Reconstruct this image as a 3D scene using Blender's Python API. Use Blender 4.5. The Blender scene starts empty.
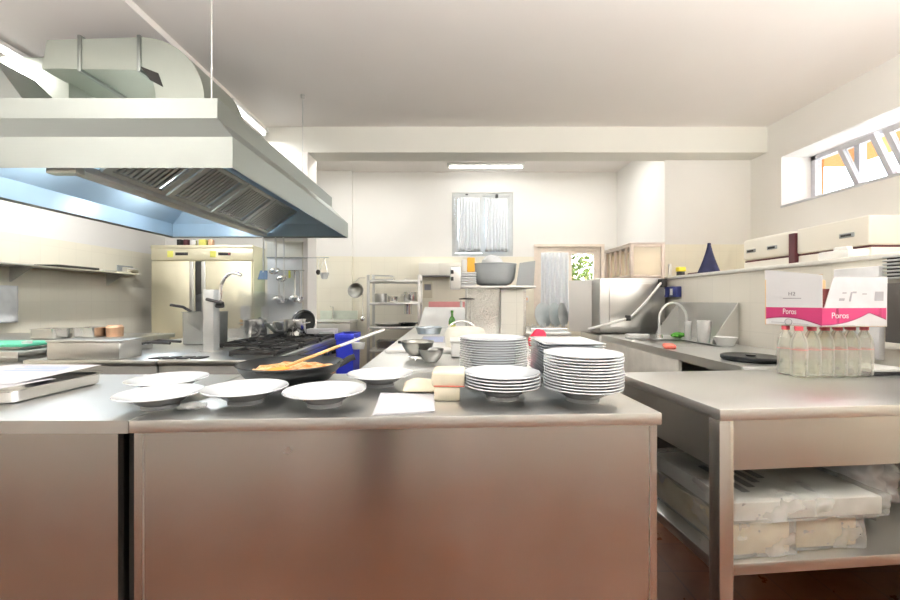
import bpy, bmesh, math, random
from mathutils import Vector, Matrix, noise
random.seed(7)
PI = math.pi
SC = bpy.context.scene
C = SC.collection
H = 1.22          # camera height above the floor
F = 400.0         # focal length in pixels of the 900 px frame

def at(px, py, d):
    """a point of the place, from where the photo shows it and its distance"""
    return Vector(((px-450)/F*d, d, H-(py-300)/F*d))

# ---------------------------------------------------------------- mesh builder
class MB:
    def __init__(s): s.v = []; s.f = []
    def add(s, vs, fs, M=None):
        n = len(s.v)
        for p in vs:
            p = Vector(p)
            s.v.append(M @ p if M is not None else p)
        for f in fs: s.f.append([i+n for i in f])
        return s
    def box(s, x0, x1, y0, y1, z0, z1, M=None):
        vs = [(x0,y0,z0),(x1,y0,z0),(x1,y1,z0),(x0,y1,z0),(x0,y0,z1),(x1,y0,z1),(x1,y1,z1),(x0,y1,z1)]
        return s.add(vs, [(3,2,1,0),(4,5,6,7),(0,1,5,4),(1,2,6,5),(2,3,7,6),(3,0,4,7)], M)
    def rbox(s, x0, x1, y0, y1, z0, z1, r=.004, seg=2, M=None, vert_only=False):
        bm = bmesh.new()
        bmesh.ops.create_cube(bm, size=1)
        for v in bm.verts:
            v.co = Vector(((x0+x1)/2+v.co.x*(x1-x0), (y0+y1)/2+v.co.y*(y1-y0), (z0+z1)/2+v.co.z*(z1-z0)))
        es = bm.edges[:]
        if vert_only: es = [e for e in es if abs(e.verts[0].co.z-e.verts[1].co.z) > 1e-6]
        bmesh.ops.bevel(bm, geom=es, offset=r, segments=seg, affect='EDGES', profile=.5)
        bm.verts.index_update()
        s.add([v.co for v in bm.verts], [[v.index for v in f.verts] for f in bm.faces], M)
        bm.free(); return s
    def lathe(s, prof, cx=0, cy=0, z=0, seg=40, M=None):
        n = len(prof); vs = []; fs = []
        for k in range(seg):
            a = 2*PI*k/seg
            for (r, h) in prof: vs.append((cx+r*math.cos(a), cy+r*math.sin(a), z+h))
        for k in range(seg):
            k2 = (k+1) % seg
            for i in range(n-1):
                if prof[i][0] < 1e-6 and prof[i+1][0] < 1e-6: continue
                fs.append((k*n+i, k2*n+i, k2*n+i+1, k*n+i+1))
        return s.add(vs, fs, M)
    def tube(s, pts, r, seg=10, r1=None):
        pts = [Vector(p) for p in pts]; n = len(pts); rings = []
        up = Vector((0,0,1)); prev = None
        for i, p in enumerate(pts):
            t = (pts[min(i+1,n-1)]-pts[max(i-1,0)]).normalized()
            if prev is None:
                a = t.cross(up)
                if a.length < 1e-3: a = t.cross(Vector((1,0,0)))
            else:
                a = prev - t*prev.dot(t)
            a.normalize(); prev = a; b = t.cross(a)
            rr = r if r1 is None else r+(r1-r)*i/(n-1)
            rings.append([p+a*rr*math.cos(2*PI*k/seg)+b*rr*math.sin(2*PI*k/seg) for k in range(seg)])
        vs = [q for R in rings for q in R]; fs = []
        for i in range(n-1):
            for k in range(seg):
                k2 = (k+1) % seg
                fs.append((i*seg+k, i*seg+k2, (i+1)*seg+k2, (i+1)*seg+k))
        fs.append(tuple(range(seg))[::-1]); fs.append(tuple((n-1)*seg+k for k in range(seg)))
        return s.add(vs, fs)
    def prism(s, poly, z0, z1, M=None):
        n = len(poly)
        vs = [(x,y,z0) for x,y in poly]+[(x,y,z1) for x,y in poly]
        fs = [tuple(range(n))[::-1], tuple(range(n,2*n))]+[(i,(i+1)%n,n+(i+1)%n,n+i) for i in range(n)]
        return s.add(vs, fs, M)
    def slab(s, quad, t):
        """a quad (4 points) given thickness t along its normal"""
        q = [Vector(p) for p in quad]; nrm = (q[1]-q[0]).cross(q[3]-q[0]).normalized()*t
        vs = q+[p+nrm for p in q]
        return s.add(vs, [(3,2,1,0),(4,5,6,7),(0,1,5,4),(1,2,6,5),(2,3,7,6),(3,0,4,7)])
    def grid(s, nx, ny, fn):
        vs = [fn(i/nx, j/ny) for j in range(ny+1) for i in range(nx+1)]
        return s.add(vs, [(j*(nx+1)+i, j*(nx+1)+i+1, (j+1)*(nx+1)+i+1, (j+1)*(nx+1)+i) for j in range(ny) for i in range(nx)])
    def sphere(s, c, rx, ry=None, rz=None, seg=16, rings=10, fn=None):
        ry = ry or rx; rz = rz or rx; vs = []; fs = []
        for j in range(rings+1):
            th = PI*j/rings
            for i in range(seg):
                ph = 2*PI*i/seg
                p = Vector((rx*math.sin(th)*math.cos(ph), ry*math.sin(th)*math.sin(ph), rz*math.cos(th)))
                if fn: p = fn(p)
                vs.append(Vector(c)+p)
        for j in range(rings):
            for i in range(seg):
                fs.append((j*seg+i, (j+1)*seg+i, (j+1)*seg+(i+1)%seg, j*seg+(i+1)%seg))
        return s.add(vs, fs)

def arc(c, r, a0, a1, n, ax=(1,0,0), az=(0,0,1)):
    ax = Vector(ax); az = Vector(az); c = Vector(c)
    return [c+ax*r*math.cos(a0+(a1-a0)*i/n)+az*r*math.sin(a0+(a1-a0)*i/n) for i in range(n+1)]

def build(name, mb, mat, parent=None, label=None, ang=35, fixn=True):
    bm = bmesh.new()
    vs = [bm.verts.new(p) for p in mb.v]
    for f in mb.f:
        try: bm.faces.new([vs[i] for i in f])
        except ValueError: pass
    bmesh.ops.remove_doubles(bm, verts=bm.verts[:], dist=1e-5)
    bmesh.ops.dissolve_degenerate(bm, edges=bm.edges[:], dist=1e-6)
    if fixn: bmesh.ops.recalc_face_normals(bm, faces=bm.faces[:])
    me = bpy.data.meshes.new(name); bm.to_mesh(me); bm.free()
    me.polygons.foreach_set('use_smooth', [True]*len(me.polygons))
    me.set_sharp_from_angle(angle=math.radians(ang))
    if mat is not None:
        me.materials.append(mat)
        if mat is S_front:                      # brushing runs across: highlights stretch up and down
            uv = me.uv_layers.new(name='grain')
            for lp in me.loops:
                c = me.vertices[lp.vertex_index].co; uv.data[lp.index].uv = (c.z, c.x+c.y)
    o = bpy.data.objects.new(name, me); C.objects.link(o)
    if parent is not None: o.parent = parent
    if label: o['label'] = label
    return o
def thing(name, label, cat, loc=(0,0,0), rotz=0, group=None):
    o = bpy.data.objects.new(name, None); C.objects.link(o)
    o.empty_display_size = .05
    o.location = loc; o.rotation_euler = (0,0,rotz); o['label'] = label; o['category'] = cat
    if group: o['group'] = group
    return o
def solo(name, mb, mat, label, cat, loc=(0,0,0), rotz=0, group=None, kind=None, ang=35):
    o = build(name, mb, mat, None, label, ang)
    o['category'] = cat; o.location = loc; o.rotation_euler = (0,0,rotz)
    if group: o['group'] = group
    if kind: o['kind'] = kind
    return o
def struct(name, mb, mat, parent=None, label=None, cat=None):
    o = build(name, mb, mat, parent)
    if parent is None:
        o['kind'] = 'structure'
        if label: o['label'] = label
        if cat: o['category'] = cat
    return o
def dup(root, label, loc=None, rot=None, group=None):
    r = root.copy(); C.objects.link(r); r['label'] = label
    if loc is not None: r.location = loc
    if rot is not None: r.rotation_euler = rot
    if group: r['group'] = group
    for ch in list(root.children):
        c = ch.copy(); C.objects.link(c); c.parent = r
        for g in list(ch.children):
            d = g.copy(); C.objects.link(d); d.parent = c
    return r
def lettering(name, text, size, mat, parent, M, ext=.0004):
    cu = bpy.data.curves.new(name, 'FONT'); cu.body = text; cu.size = size; cu.extrude = ext
    cu.align_x = 'CENTER'; cu.align_y = 'CENTER'; cu.materials.append(mat)
    tmp = bpy.data.objects.new('tmp', cu); C.objects.link(tmp)
    me = bpy.data.meshes.new_from_object(tmp.evaluated_get(bpy.context.evaluated_depsgraph_get()))
    bpy.data.objects.remove(tmp)
    o = bpy.data.objects.new(name, me); C.objects.link(o); o.parent = parent; o.matrix_local = M
    return o

# ---------------------------------------------------------------- materials
MAT = {}
def newmat(name):
    m = bpy.data.materials.new(name); m.use_nodes = True
    nt = m.node_tree; b = nt.nodes['Principled BSDF']; MAT[name] = m
    return m, nt, b
def L(nt, a, b): nt.links.new(a, b)
def coords(nt, scale=(1,1,1), kind='Object'):
    t = nt.nodes.new('ShaderNodeTexCoord'); mp = nt.nodes.new('ShaderNodeMapping')
    mp.inputs['Scale'].default_value = scale; L(nt, t.outputs[kind], mp.inputs['Vector']); return mp.outputs['Vector']
def noise_tex(nt, vec, scale, detail=3, rough=.5):
    n = nt.nodes.new('ShaderNodeTexNoise'); n.inputs['Scale'].default_value = scale
    n.inputs['Detail'].default_value = detail; n.inputs['Roughness'].default_value = rough
    L(nt, vec, n.inputs['Vector']); return n.outputs['Fac']
def remap(nt, fac, a, b, lo=.3, hi=.7):
    m = nt.nodes.new('ShaderNodeMapRange'); m.inputs['From Min'].default_value = lo; m.inputs['From Max'].default_value = hi
    m.inputs['To Min'].default_value = a; m.inputs['To Max'].default_value = b; L(nt, fac, m.inputs['Value']); return m.outputs['Result']
def mixcol(nt, fac, c0, c1):
    m = nt.nodes.new('ShaderNodeMix'); m.data_type = 'RGBA'
    if fac is not None: L(nt, fac, m.inputs[0])
    for i, c in ((6,c0),(7,c1)):
        if isinstance(c, tuple): m.inputs[i].default_value = (*c, 1)
        else: L(nt, c, m.inputs[i])
    return m.outputs[2]
def bump(nt, b, h, strength=.1, dist=.01):
    n = nt.nodes.new('ShaderNodeBump'); n.inputs['Strength'].default_value = strength; n.inputs['Distance'].default_value = dist
    L(nt, h, n.inputs['Height']); L(nt, n.outputs['Normal'], b.inputs['Normal'])
def plain(name, col, rough=.5, metal=0, var=.06, scale=12, spec=.5, coat=0):
    m, nt, b = newmat(name)
    v = coords(nt); f = noise_tex(nt, v, scale)
    c1 = tuple(min(1, c*(1+var)) for c in col); c0 = tuple(c*(1-var) for c in col)
    L(nt, mixcol(nt, remap(nt, f, 0, 1), c0, c1), b.inputs['Base Color'])
    b.inputs['Roughness'].default_value = rough; b.inputs['Metallic'].default_value = metal
    b.inputs['Specular IOR Level'].default_value = spec
    if coat: b.inputs['Coat Weight'].default_value = coat
    return m
def steel(name, col=(.66,.66,.64), rough=.28, dirn=(1,60,60), rvar=.05, bs=.005):
    """brushed stainless: fine streaks in roughness and a faint bump"""
    m, nt, b = newmat(name)
    v = coords(nt, dirn); f = noise_tex(nt, v, 9, 4, .6)
    v2 = coords(nt); g = noise_tex(nt, v2, 3.2, 4, .6)
    L(nt, mixcol(nt, remap(nt, g, 0, 1, 0, 1), tuple(c*.95 for c in col), tuple(min(1,c*1.04) for c in col)), b.inputs['Base Color'])
    b.inputs['Metallic'].default_value = 1
    ad = nt.nodes.new('ShaderNodeMath'); ad.operation = 'ADD'
    L(nt, remap(nt, f, rough-rvar*2, rough+rvar*2, 0, 1), ad.inputs[0]); L(nt, remap(nt, g, -.05, .05, 0, 1), ad.inputs[1])
    L(nt, ad.outputs[0], b.inputs['Roughness'])
    if bs: bump(nt, b, f, bs, .01)
    return m
def clear(name, col=(.95,.97,.97), body=.35, rough=.08, wr=0):
    """thin clear plastic or glass film: part see-through, part glossy surface"""
    m, nt, b = newmat(name)
    b.inputs['Base Color'].default_value = (*col, 1); b.inputs['Roughness'].default_value = rough
    b.inputs['Specular IOR Level'].default_value = .8
    t = nt.nodes.new('ShaderNodeBsdfTransparent'); t.inputs['Color'].default_value = (*col, 1)
    mx = nt.nodes.new('ShaderNodeMixShader')
    lw = nt.nodes.new('ShaderNodeLayerWeight'); lw.inputs['Blend'].default_value = .35
    if wr:
        f = noise_tex(nt, coords(nt), 11, 3, .5); bump(nt, b, f, wr, .02)
        L(nt, remap(nt, f, body*.7, min(1, body*1.5)), mx.inputs[0])
    else:
        L(nt, remap(nt, lw.outputs['Facing'], body, min(1, body+.5), 0, 1), mx.inputs[0])
    L(nt, t.outputs[0], mx.inputs[1]); L(nt, b.outputs[0], mx.inputs[2])
    out = nt.nodes['Material Output']; L(nt, mx.outputs[0], out.inputs['Surface'])
    return m
def emit(name, col, strength):
    m, nt, b = newmat(name)
    b.inputs['Base Color'].default_value = (*col,1)
    b.inputs['Emission Color'].default_value = (*col,1); b.inputs['Emission Strength'].default_value = strength
    return m

def wall_mat(name, horiz='X', paint=(.86,.85,.82), tile=(.90,.865,.73), tile_top=1.88):
    """painted plaster above, glazed tiles below the tile line"""
    m, nt, b = newmat(name)
    g = nt.nodes.new('ShaderNodeNewGeometry'); sp = nt.nodes.new('ShaderNodeSeparateXYZ'); L(nt, g.outputs['Position'], sp.inputs[0])
    cb = nt.nodes.new('ShaderNodeCombineXYZ'); L(nt, sp.outputs[horiz], cb.inputs['X']); L(nt, sp.outputs['Z'], cb.inputs['Y'])
    br = nt.nodes.new('ShaderNodeTexBrick'); br.offset = 0
    br.inputs['Scale'].default_value = 1; br.inputs['Brick Width'].default_value = .2; br.inputs['Row Height'].default_value = .2
    br.inputs['Mortar Size'].default_value = .003; br.inputs['Mortar Smooth'].default_value = .2
    br.inputs['Color1'].default_value = (*tile,1); br.inputs['Color2'].default_value = (*tuple(c*.975 for c in tile),1)
    br.inputs['Mortar'].default_value = (*tuple(c*.93 for c in tile),1)
    L(nt, cb.outputs[0], br.inputs['Vector'])
    st = nt.nodes.new('ShaderNodeMath'); st.operation = 'GREATER_THAN'; st.inputs[1].default_value = tile_top
    L(nt, sp.outputs['Z'], st.inputs[0])
    n = noise_tex(nt, g.outputs['Position'], 1.6, 4)
    pc = mixcol(nt, remap(nt, n, 0, 1), tuple(c*.975 for c in paint), paint)
    L(nt, mixcol(nt, st.outputs[0], br.outputs['Color'], pc), b.inputs['Base Color'])
    L(nt, remap(nt, st.outputs[0], .22, .7, 0, 1), b.inputs['Roughness'])
    return m
wall_x = wall_mat('wall_facing_y', 'X'); wall_y = wall_mat('wall_facing_x', 'Y')
cream_tile = wall_mat('cream_tile', 'Y', tile=(.88,.85,.75), tile_top=9)
cream_tile_x = wall_mat('cream_tile_front', 'X', tile=(.86,.86,.78), tile_top=9)
paint = plain('ceiling_paint', (.88,.85,.82), .75, var=.015, scale=1.2)
beam_paint = plain('beam_paint', (.80,.80,.74), .7, var=.02, scale=1.2)

def floor_mat():
    m, nt, b = newmat('red_floor_tile')
    g = nt.nodes.new('ShaderNodeNewGeometry')
    br = nt.nodes.new('ShaderNodeTexBrick'); br.offset = 0
    br.inputs['Scale'].default_value = 1; br.inputs['Brick Width'].default_value = .2; br.inputs['Row Height'].default_value = .2
    br.inputs['Mortar Size'].default_value = .004
    br.inputs['Color1'].default_value = (.135,.042,.013,1); br.inputs['Color2'].default_value = (.115,.036,.011,1); br.inputs['Mortar'].default_value = (.075,.024,.015,1)
    L(nt, g.outputs['Position'], br.inputs['Vector'])
    n = noise_tex(nt, g.outputs['Position'], 9, 6, .6)
    L(nt, mixcol(nt, remap(nt, n, 0, .35), br.outputs['Color'], (.08,.028,.012)), b.inputs['Base Color'])
    L(nt, remap(nt, n, .25, .45), b.inputs['Roughness'])
    return m
floor_m = floor_mat()
S_h = steel('steel_brushed', rough=.3, dirn=(1,1,1), rvar=.02, bs=0)
S_front = steel('steel_front_panel', (.66,.645,.62), .25, (1,1,1), .012, 0)
_nt = S_front.node_tree; _tg = _nt.nodes.new('ShaderNodeTangent'); _tg.direction_type = 'UV_MAP'; _tg.uv_map = 'grain'
_nt.links.new(_tg.outputs[0], _nt.nodes['Principled BSDF'].inputs['Tangent']); _nt.nodes['Principled BSDF'].inputs['Anisotropic'].default_value = .72
S_top = steel('steel_worktop', (.82,.83,.82), .34, (2,90,90), .03, 0)
S_hood = steel('steel_hood', (.38,.41,.39), .42, (1,40,40), .04, .006)
S_duct = steel('steel_duct', (.50,.54,.49), .5, (30,30,1), .05, .006)
S_pot = steel('steel_polished', (.74,.74,.73), .16, (8,8,60), .05, .006)
S_dull = steel('steel_dull', (.62,.62,.60), .42, (40,40,1), .06, .008)
S_wire = steel('steel_chrome', (.85,.85,.85), .12, (1,1,1), .02, 0)
S_fridge = steel('steel_fridge', (.80,.76,.60), .5, (40,40,1), .05, .006)
hood_blue = plain('blue_film', (.42,.57,.70), .35, .15, .05, 3)
filter_m = steel('steel_filter', (.66,.67,.63), .4, (1,1,30), .05, .01)
white_glaze = plain('white_porcelain', (.62,.655,.685), .12, 0, .01, 6, .5, .3)
black_iron = plain('black_iron', (.018,.018,.018), .5, .2, .2, 30)
pan_black = plain('pan_black', (.02,.024,.026), .3, .3, .2, 20)
black_pl = plain('black_plastic', (.02,.02,.022), .4)
dark_in = plain('dark_parts_and_shade', (.025,.024,.022), .6)  # dark parts, and shade painted into gaps and under the sink counter
white_pl = plain('white_plastic', (.78,.79,.77), .35, 0, .02)
paper = plain('white_paper', (.54,.54,.575), .7, 0, .02)
cream_paper = plain('cream_paper', (.68,.63,.49), .7, 0, .04, 20)
grey_pl = plain('grey_plastic', (.34,.37,.38), .45, 0, .03)
blue_pl = plain('blue_plastic', (.03,.05,.62), .4, 0, .05)
navy = plain('navy_cloth', (.015,.018,.06), .85, 0, .25, 30)
navy_pl = plain('navy_plastic', (.02,.03,.18), .4)
red_m = plain('red_cloth', (.72,.03,.08), .8, 0, .1)
coral = plain('coral_sponge', (.9,.22,.16), .8, 0, .06, 60)
green_m = plain('green_scourer', (.12,.42,.06), .9, 0, .25, 60)
green_board = plain('green_board', (.12,.62,.40), .5)
wood = plain('wooden_handle', (.62,.40,.17), .55, 0, .12, 14)
orange = plain('orange_pack', (.9,.48,.05), .5)
yellow = plain('yellow_plastic', (.92,.78,.06), .4)
yellow_lab = plain('yellow_label', (.88,.87,.2), .5)
magenta = plain('magenta_print', (.50,.035,.15), .55, 0, .03)
magenta_dk = plain('dark_magenta_print', (.28,.02,.10), .55)
carton_w = plain('carton_white', (.68,.68,.69), .55, 0, .015)
carton_tan = plain('carton_tan', (.74,.52,.28), .7)
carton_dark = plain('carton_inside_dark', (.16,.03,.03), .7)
print_grey = plain('grey_print', (.28,.28,.30), .6)
cap_pink = plain('red_cap', (.75,.10,.14), .4)
pink_m = plain('pink_board', (.72,.30,.30), .5)
copper = plain('copper_tin', (.80,.50,.32), .35, .6)
bin_lab = plain('blue_print', (.25,.38,.75), .6)
maroon = plain('maroon_edge', (.10,.022,.03), .5)
frame_grey = plain('grey_window_frame', (.55,.56,.55), .45)
frame_wood = plain('beige_window_frame', (.80,.70,.60), .5)
strip_bright = plain('bright_panel', (.88,.87,.84), .45)
frame_white = plain('white_window_frame', (.62,.63,.68), .4)
cab_white = plain('white_cabinet', (.86,.84,.76), .4, 0, .02, 2)
ochre = plain('ochre_render', (.46,.16,.022), .8, 0, .06, 4)
leaf_m = plain('leaves', (.11,.16,.03), .7, 0, .5, 3)
leaf_y = plain('yellow_leaves', (.26,.24,.06), .7, 0, .5, 4)
green_glass = plain('green_bottle', (.10,.34,.05), .15)
door_cyan = plain('pale_cyan_door', (.55,.76,.76), .35)
door_green = plain('pale_green_door', (.45,.62,.48), .4)
olive = plain('olive_handle', (.10,.14,.09), .45)
wall_panel = plain('pillar_panel', (.82,.85,.86), .3, 0, .02, 2)
glass = clear('window_glass', (.97,.98,.98), .04, .02)
glass.node_tree.nodes['Principled BSDF'].inputs['Base Color'].default_value = (.01,.012,.012,1)
wrap = clear('plastic_wrap', (.90,.91,.90), .22, .14, .3)
bag_m = clear('clear_bag', (.86,.88,.89), .42, .15, .8)
pet = clear('bottle_plastic', (.95,.95,.90), .17, .05)
cup_m = clear('cup_plastic', (.92,.93,.92), .45, .15)
bag_white = clear('white_bag', (.95,.97,.99), .75, .25)
crate_m = clear('beige_crate_plastic', (.92,.85,.72), .5, .3)
tube_on = emit('lit_tube', (1,.97,.93), 4)
def curtain_mat():
    m, nt, b = newmat('net_curtain')
    b.inputs['Base Color'].default_value = (.80,.82,.84,1); b.inputs['Roughness'].default_value = .9
    tl = nt.nodes.new('ShaderNodeBsdfTranslucent'); tl.inputs['Color'].default_value = (.6,.63,.65,1)
    tp = nt.nodes.new('ShaderNodeBsdfTransparent')
    a = nt.nodes.new('ShaderNodeMixShader'); a.inputs[0].default_value = .14
    L(nt, b.outputs[0], a.inputs[1]); L(nt, tl.outputs[0], a.inputs[2])
    c = nt.nodes.new('ShaderNodeMixShader')
    f = noise_tex(nt, coords(nt), 34, 4, .7); L(nt, remap(nt, f, .10, .0), c.inputs[0])
    L(nt, a.outputs[0], c.inputs[1]); L(nt, tp.outputs[0], c.inputs[2])
    L(nt, c.outputs[0], nt.nodes['Material Output'].inputs['Surface'])
    return m
curtain_m = curtain_mat()
def food_mat():
    m, nt, b = newmat('tomato_pasta')
    f = noise_tex(nt, coords(nt), 38, 4, .6)
    L(nt, mixcol(nt, remap(nt, f, 0, 1, .4, .6), (.80,.25,.05), (.92,.66,.36)), b.inputs['Base Color'])
    b.inputs['Roughness'].default_value = .4; bump(nt, b, f, .8, .02)
    return m
food_m = food_mat()

# ================================================================ SETTING
XL, XR, YB, YF, ZC = -4.3, 3.57, 6.1, -.62, 3.17
struct('floor', MB().box(XL-.2, XR+.6, YF-.2, YB+.2, -.1, 0), floor_m)
struct('ceiling', MB().box(XL-.2, XR+.6, YF-.2, YB+.2, ZC, ZC+.12), paint)
struct('wall_left', MB().box(XL-.2, XL, YF, YB, 0, ZC), wall_y)
# back wall with two window openings
W1 = (.03, .96, 1.89, 2.86); W2 = (1.33, 2.30, .95, 2.03)
b = MB()
b.box(XL, W1[0], YB, YB+.2, 0, ZC); b.box(W1[0], W1[1], YB, YB+.2, 0, W1[2]); b.box(W1[0], W1[1], YB, YB+.2, W1[3], ZC)
b.box(W1[1], W2[0], YB, YB+.2, 0, ZC); b.box(W2[0], W2[1], YB, YB+.2, 0, W2[2]); b.box(W2[0], W2[1], YB, YB+.2, W2[3], ZC)
b.box(W2[1], 2.55, YB, YB+.2, 0, ZC); b.box(XL, -1.48, YB-.06, YB, 0, ZC)
struct('wall_back', b, wall_x)
struct('wall_niche', MB().box(2.55, 2.75, 4.95, YB+.2, 0, ZC), wall_y)
struct('wall_rear_right', MB().box(2.55, XR+.3, 4.75, 4.95, 0, ZC), wall_x)
# right wall with the high window recess
wy0, wy1, wz0, wz1 = .6, 4.31, 2.23, 2.76
b = MB()
b.box(XR, XR+.4, YF, 4.75, 0, wz0); b.box(XR, XR+.4, YF, 4.75, wz1, ZC)
b.box(XR, XR+.4, YF, wy0, wz0, wz1); b.box(XR, XR+.4, wy1, 4.75, wz0, wz1)
struct('wall_right', b, wall_y)
struct('trim_1', MB().rbox(XR-.012, XR+.3, wy0, wy1, wz0-.02, wz0+.004, .004), frame_white)
# front wall behind the camera
b = MB()
b.box(XL, XR, YF-.2, YF, 0, ZC)
struct('wall_front', b, plain('front_wall_paint', (.62,.60,.56), .5))
struct('reflection_strip_1', MB().rbox(-.90,-.72,YF,YF+.02,0,2.3,.004), strip_bright)  # unseen pale strip, added so a bright streak reflects in the steel front
struct('reflection_strip_2', MB().rbox(.16,.46,YF,YF+.02,0,2.3,.004), strip_bright)  # second added strip for a bright streak in the steel
struct('reflection_strip_3', MB().rbox(-.45,-.2,YF,YF+.02,0,1.9,.004), dark_in)  # unseen dark strip, added for a dark band in the steel reflection
# cross beam, pillar, left beam
struct('beam', MB().box(XL, XR, 4.5, 4.78, 2.88, ZC), beam_paint)
struct('pillar', MB().box(-2.08, -1.6, 4.5, 4.78, 0, 2.88), wall_x)
struct('beam_left', MB().box(-4.3, -2.07, YF, 4.5, 3.12, ZC), paint)
pp = MB().rbox(-2.05, -1.66, 4.488, 4.502, .9, 1.70, .003)
struct('trim_2', pp, wall_panel)
b = MB(); b.box(-2.05,-1.66,4.487,4.5,1.72,1.86)
b.box(-2.06,-1.65,4.482,4.5,1.70,1.72); b.box(-2.06,-1.65,4.482,4.5,1.86,1.875)
struct('trim_3', b, cream_tile_x)
struct('trim_4', MB().box(-1.648,-1.598,4.49,4.79,0,2.88), paint)

def window_back(name, W, fm, tilt):
    x0,x1,z0,z1 = W; y = YB+.02
    b = MB(); t = .045
    b.box(x0,x0+t,y,y+.09,z0,z1); b.box(x1-t,x1,y,y+.09,z0,z1)
    b.box(x0+t,x1-t,y,y+.09,z1-t,z1); b.box(x0+t,x1-t,y,y+.09,z0,z0+t)
    return struct(name, b, fm)
w1 = window_back('window_1', W1, frame_grey, True)
w2 = window_back('window_2', W2, frame_wood, False)
def sash(parent, x0, x1, y, z0, z1, fm, tilt=0, t=.05):
    """a sash; tilt leans its top into the room about its bottom edge"""
    M = Matrix.Translation((0,y,z0)) @ Matrix.Rotation(tilt, 4, 'X')
    b = MB()
    b.box(x0,x0+t,-.02,.02,0,z1-z0,M); b.box(x1-t,x1,-.02,.02,0,z1-z0,M)
    b.box(x0+t,x1-t,-.02,.02,z1-z0-t,z1-z0,M); b.box(x0+t,x1-t,-.02,.02,0,t,M)
    f = build('sash', b, fm, parent)
    build('pane', MB().box(x0+t,x1-t,-.003,.003,t,z1-z0-t,M), glass, f)
    return f, M
def curtain(name, label, x0, x1, y, z0, z1, folds, amp, M=None):
    b = MB()
    def fn(u, v):
        x = x0+(x1-x0)*u
        p = Vector((x+.01*math.sin(v*5+u*9)*v, y+amp*math.sin(u*folds*2*PI)*(.5+.5*v)+.004*math.sin(u*40+v*3), z1+(z0-z1)*v))
        return p
    b.grid(folds*8, 12, fn)
    o = solo(name, b, curtain_m, label, 'curtain', ang=80)
    sm = o.modifiers.new('thick','SOLIDIFY'); sm.thickness = .0015
    return o
xm = (W1[0]+W1[1])/2
sash(w1, W1[0]+.045, xm-.002, YB+.03, W1[2]+.05, W1[3]-.05, frame_grey, math.radians(4))
sash(w1, xm+.002, W1[1]-.045, YB+.06, W1[2]+.05, W1[3]-.05, frame_grey)
b = MB(); b.rbox(xm-.26,xm-.22,YB-.04,YB+.02,W1[3]-.08,W1[3]-.03,.004); b.rbox(xm+.2,xm+.24,YB-.02,YB+.04,W1[3]-.08,W1[3]-.03,.004)
build('window_latch', b, black_pl, w1)
curtain('net_curtain', 'white lace curtain on the tilted left sash of the high back window', W1[0]+.10, xm-.05, YB-.075, W1[2]+.06, W1[3]-.10, 7, .008)
curtain('net_curtain', 'white lace curtain on the closed right sash of the high back window', xm+.05, W1[1]-.09, YB-.03, W1[2]+.06, W1[3]-.10, 7, .008)
xm2 = W2[0]+.47
sash(w2, xm2+.02, W2[1]-.045, YB+.06, W2[2]+.05, W2[3]-.05, frame_wood)
sash(w2, W2[0]+.045, xm2+.02, YB+.06, W2[2]+.05, W2[3]-.05, frame_wood)
curtain('pleated_curtain', 'long white pleated curtain over the low back window behind upright plates', W2[0]+.05, xm2, YB-.03, W2[2]-.05, W2[3]-.09, 6, .022)
build('window_casing', MB().box(W2[0]-.05,W2[0],YB-.015,YB+.02,W2[2],W2[3]+.04).box(W2[1],W2[1]+.05,YB-.015,YB+.02,W2[2],W2[3]+.04).box(W2[0],W2[1],YB-.015,YB+.02,W2[3],W2[3]+.04), frame_wood, w2)
# high right window: frame and two tilted hopper sashes
wx = XR+.32
b = MB(); t = .045
b.box(wx,wx+.07,wy0,wy1,wz1-t,wz1); b.box(wx,wx+.07,wy0,wy1,wz0,wz0+t)
for y in (wy0, 1.52, 2.55, 3.40, 3.80, wy1-.05): b.box(wx,wx+.07,y,y+.05,wz0,wz1)
w3 = struct('window_3', b, frame_white)
def hopper(y0, y1, ang):
    M = Matrix.Translation((wx-.01,0,wz0+.03)) @ Matrix.Rotation(-ang, 4, 'Y'); h = wz1-wz0-.07; b = MB(); t=.045
    b.box(-.025,.02,y0,y0+t,0,h,M); b.box(-.025,.02,y1-t,y1,0,h,M); b.box(-.025,.02,y0+t,y1-t,h-t,h,M); b.box(-.025,.02,y0+t,y1-t,0,t,M)
    f = build('sash', b, frame_white, w3); build('pane', MB().box(-.003,.003,y0+t,y1-t,t,h-t,M), glass, f)
hopper(3.455, 3.79, math.radians(26)); hopper(2.61, 3.39, math.radians(26)); hopper(1.58, 2.54, math.radians(26))
build('pane', MB().box(wx+.03,wx+.036,3.85,4.26,wz0+.045,wz1-.045), glass, w3)
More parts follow.
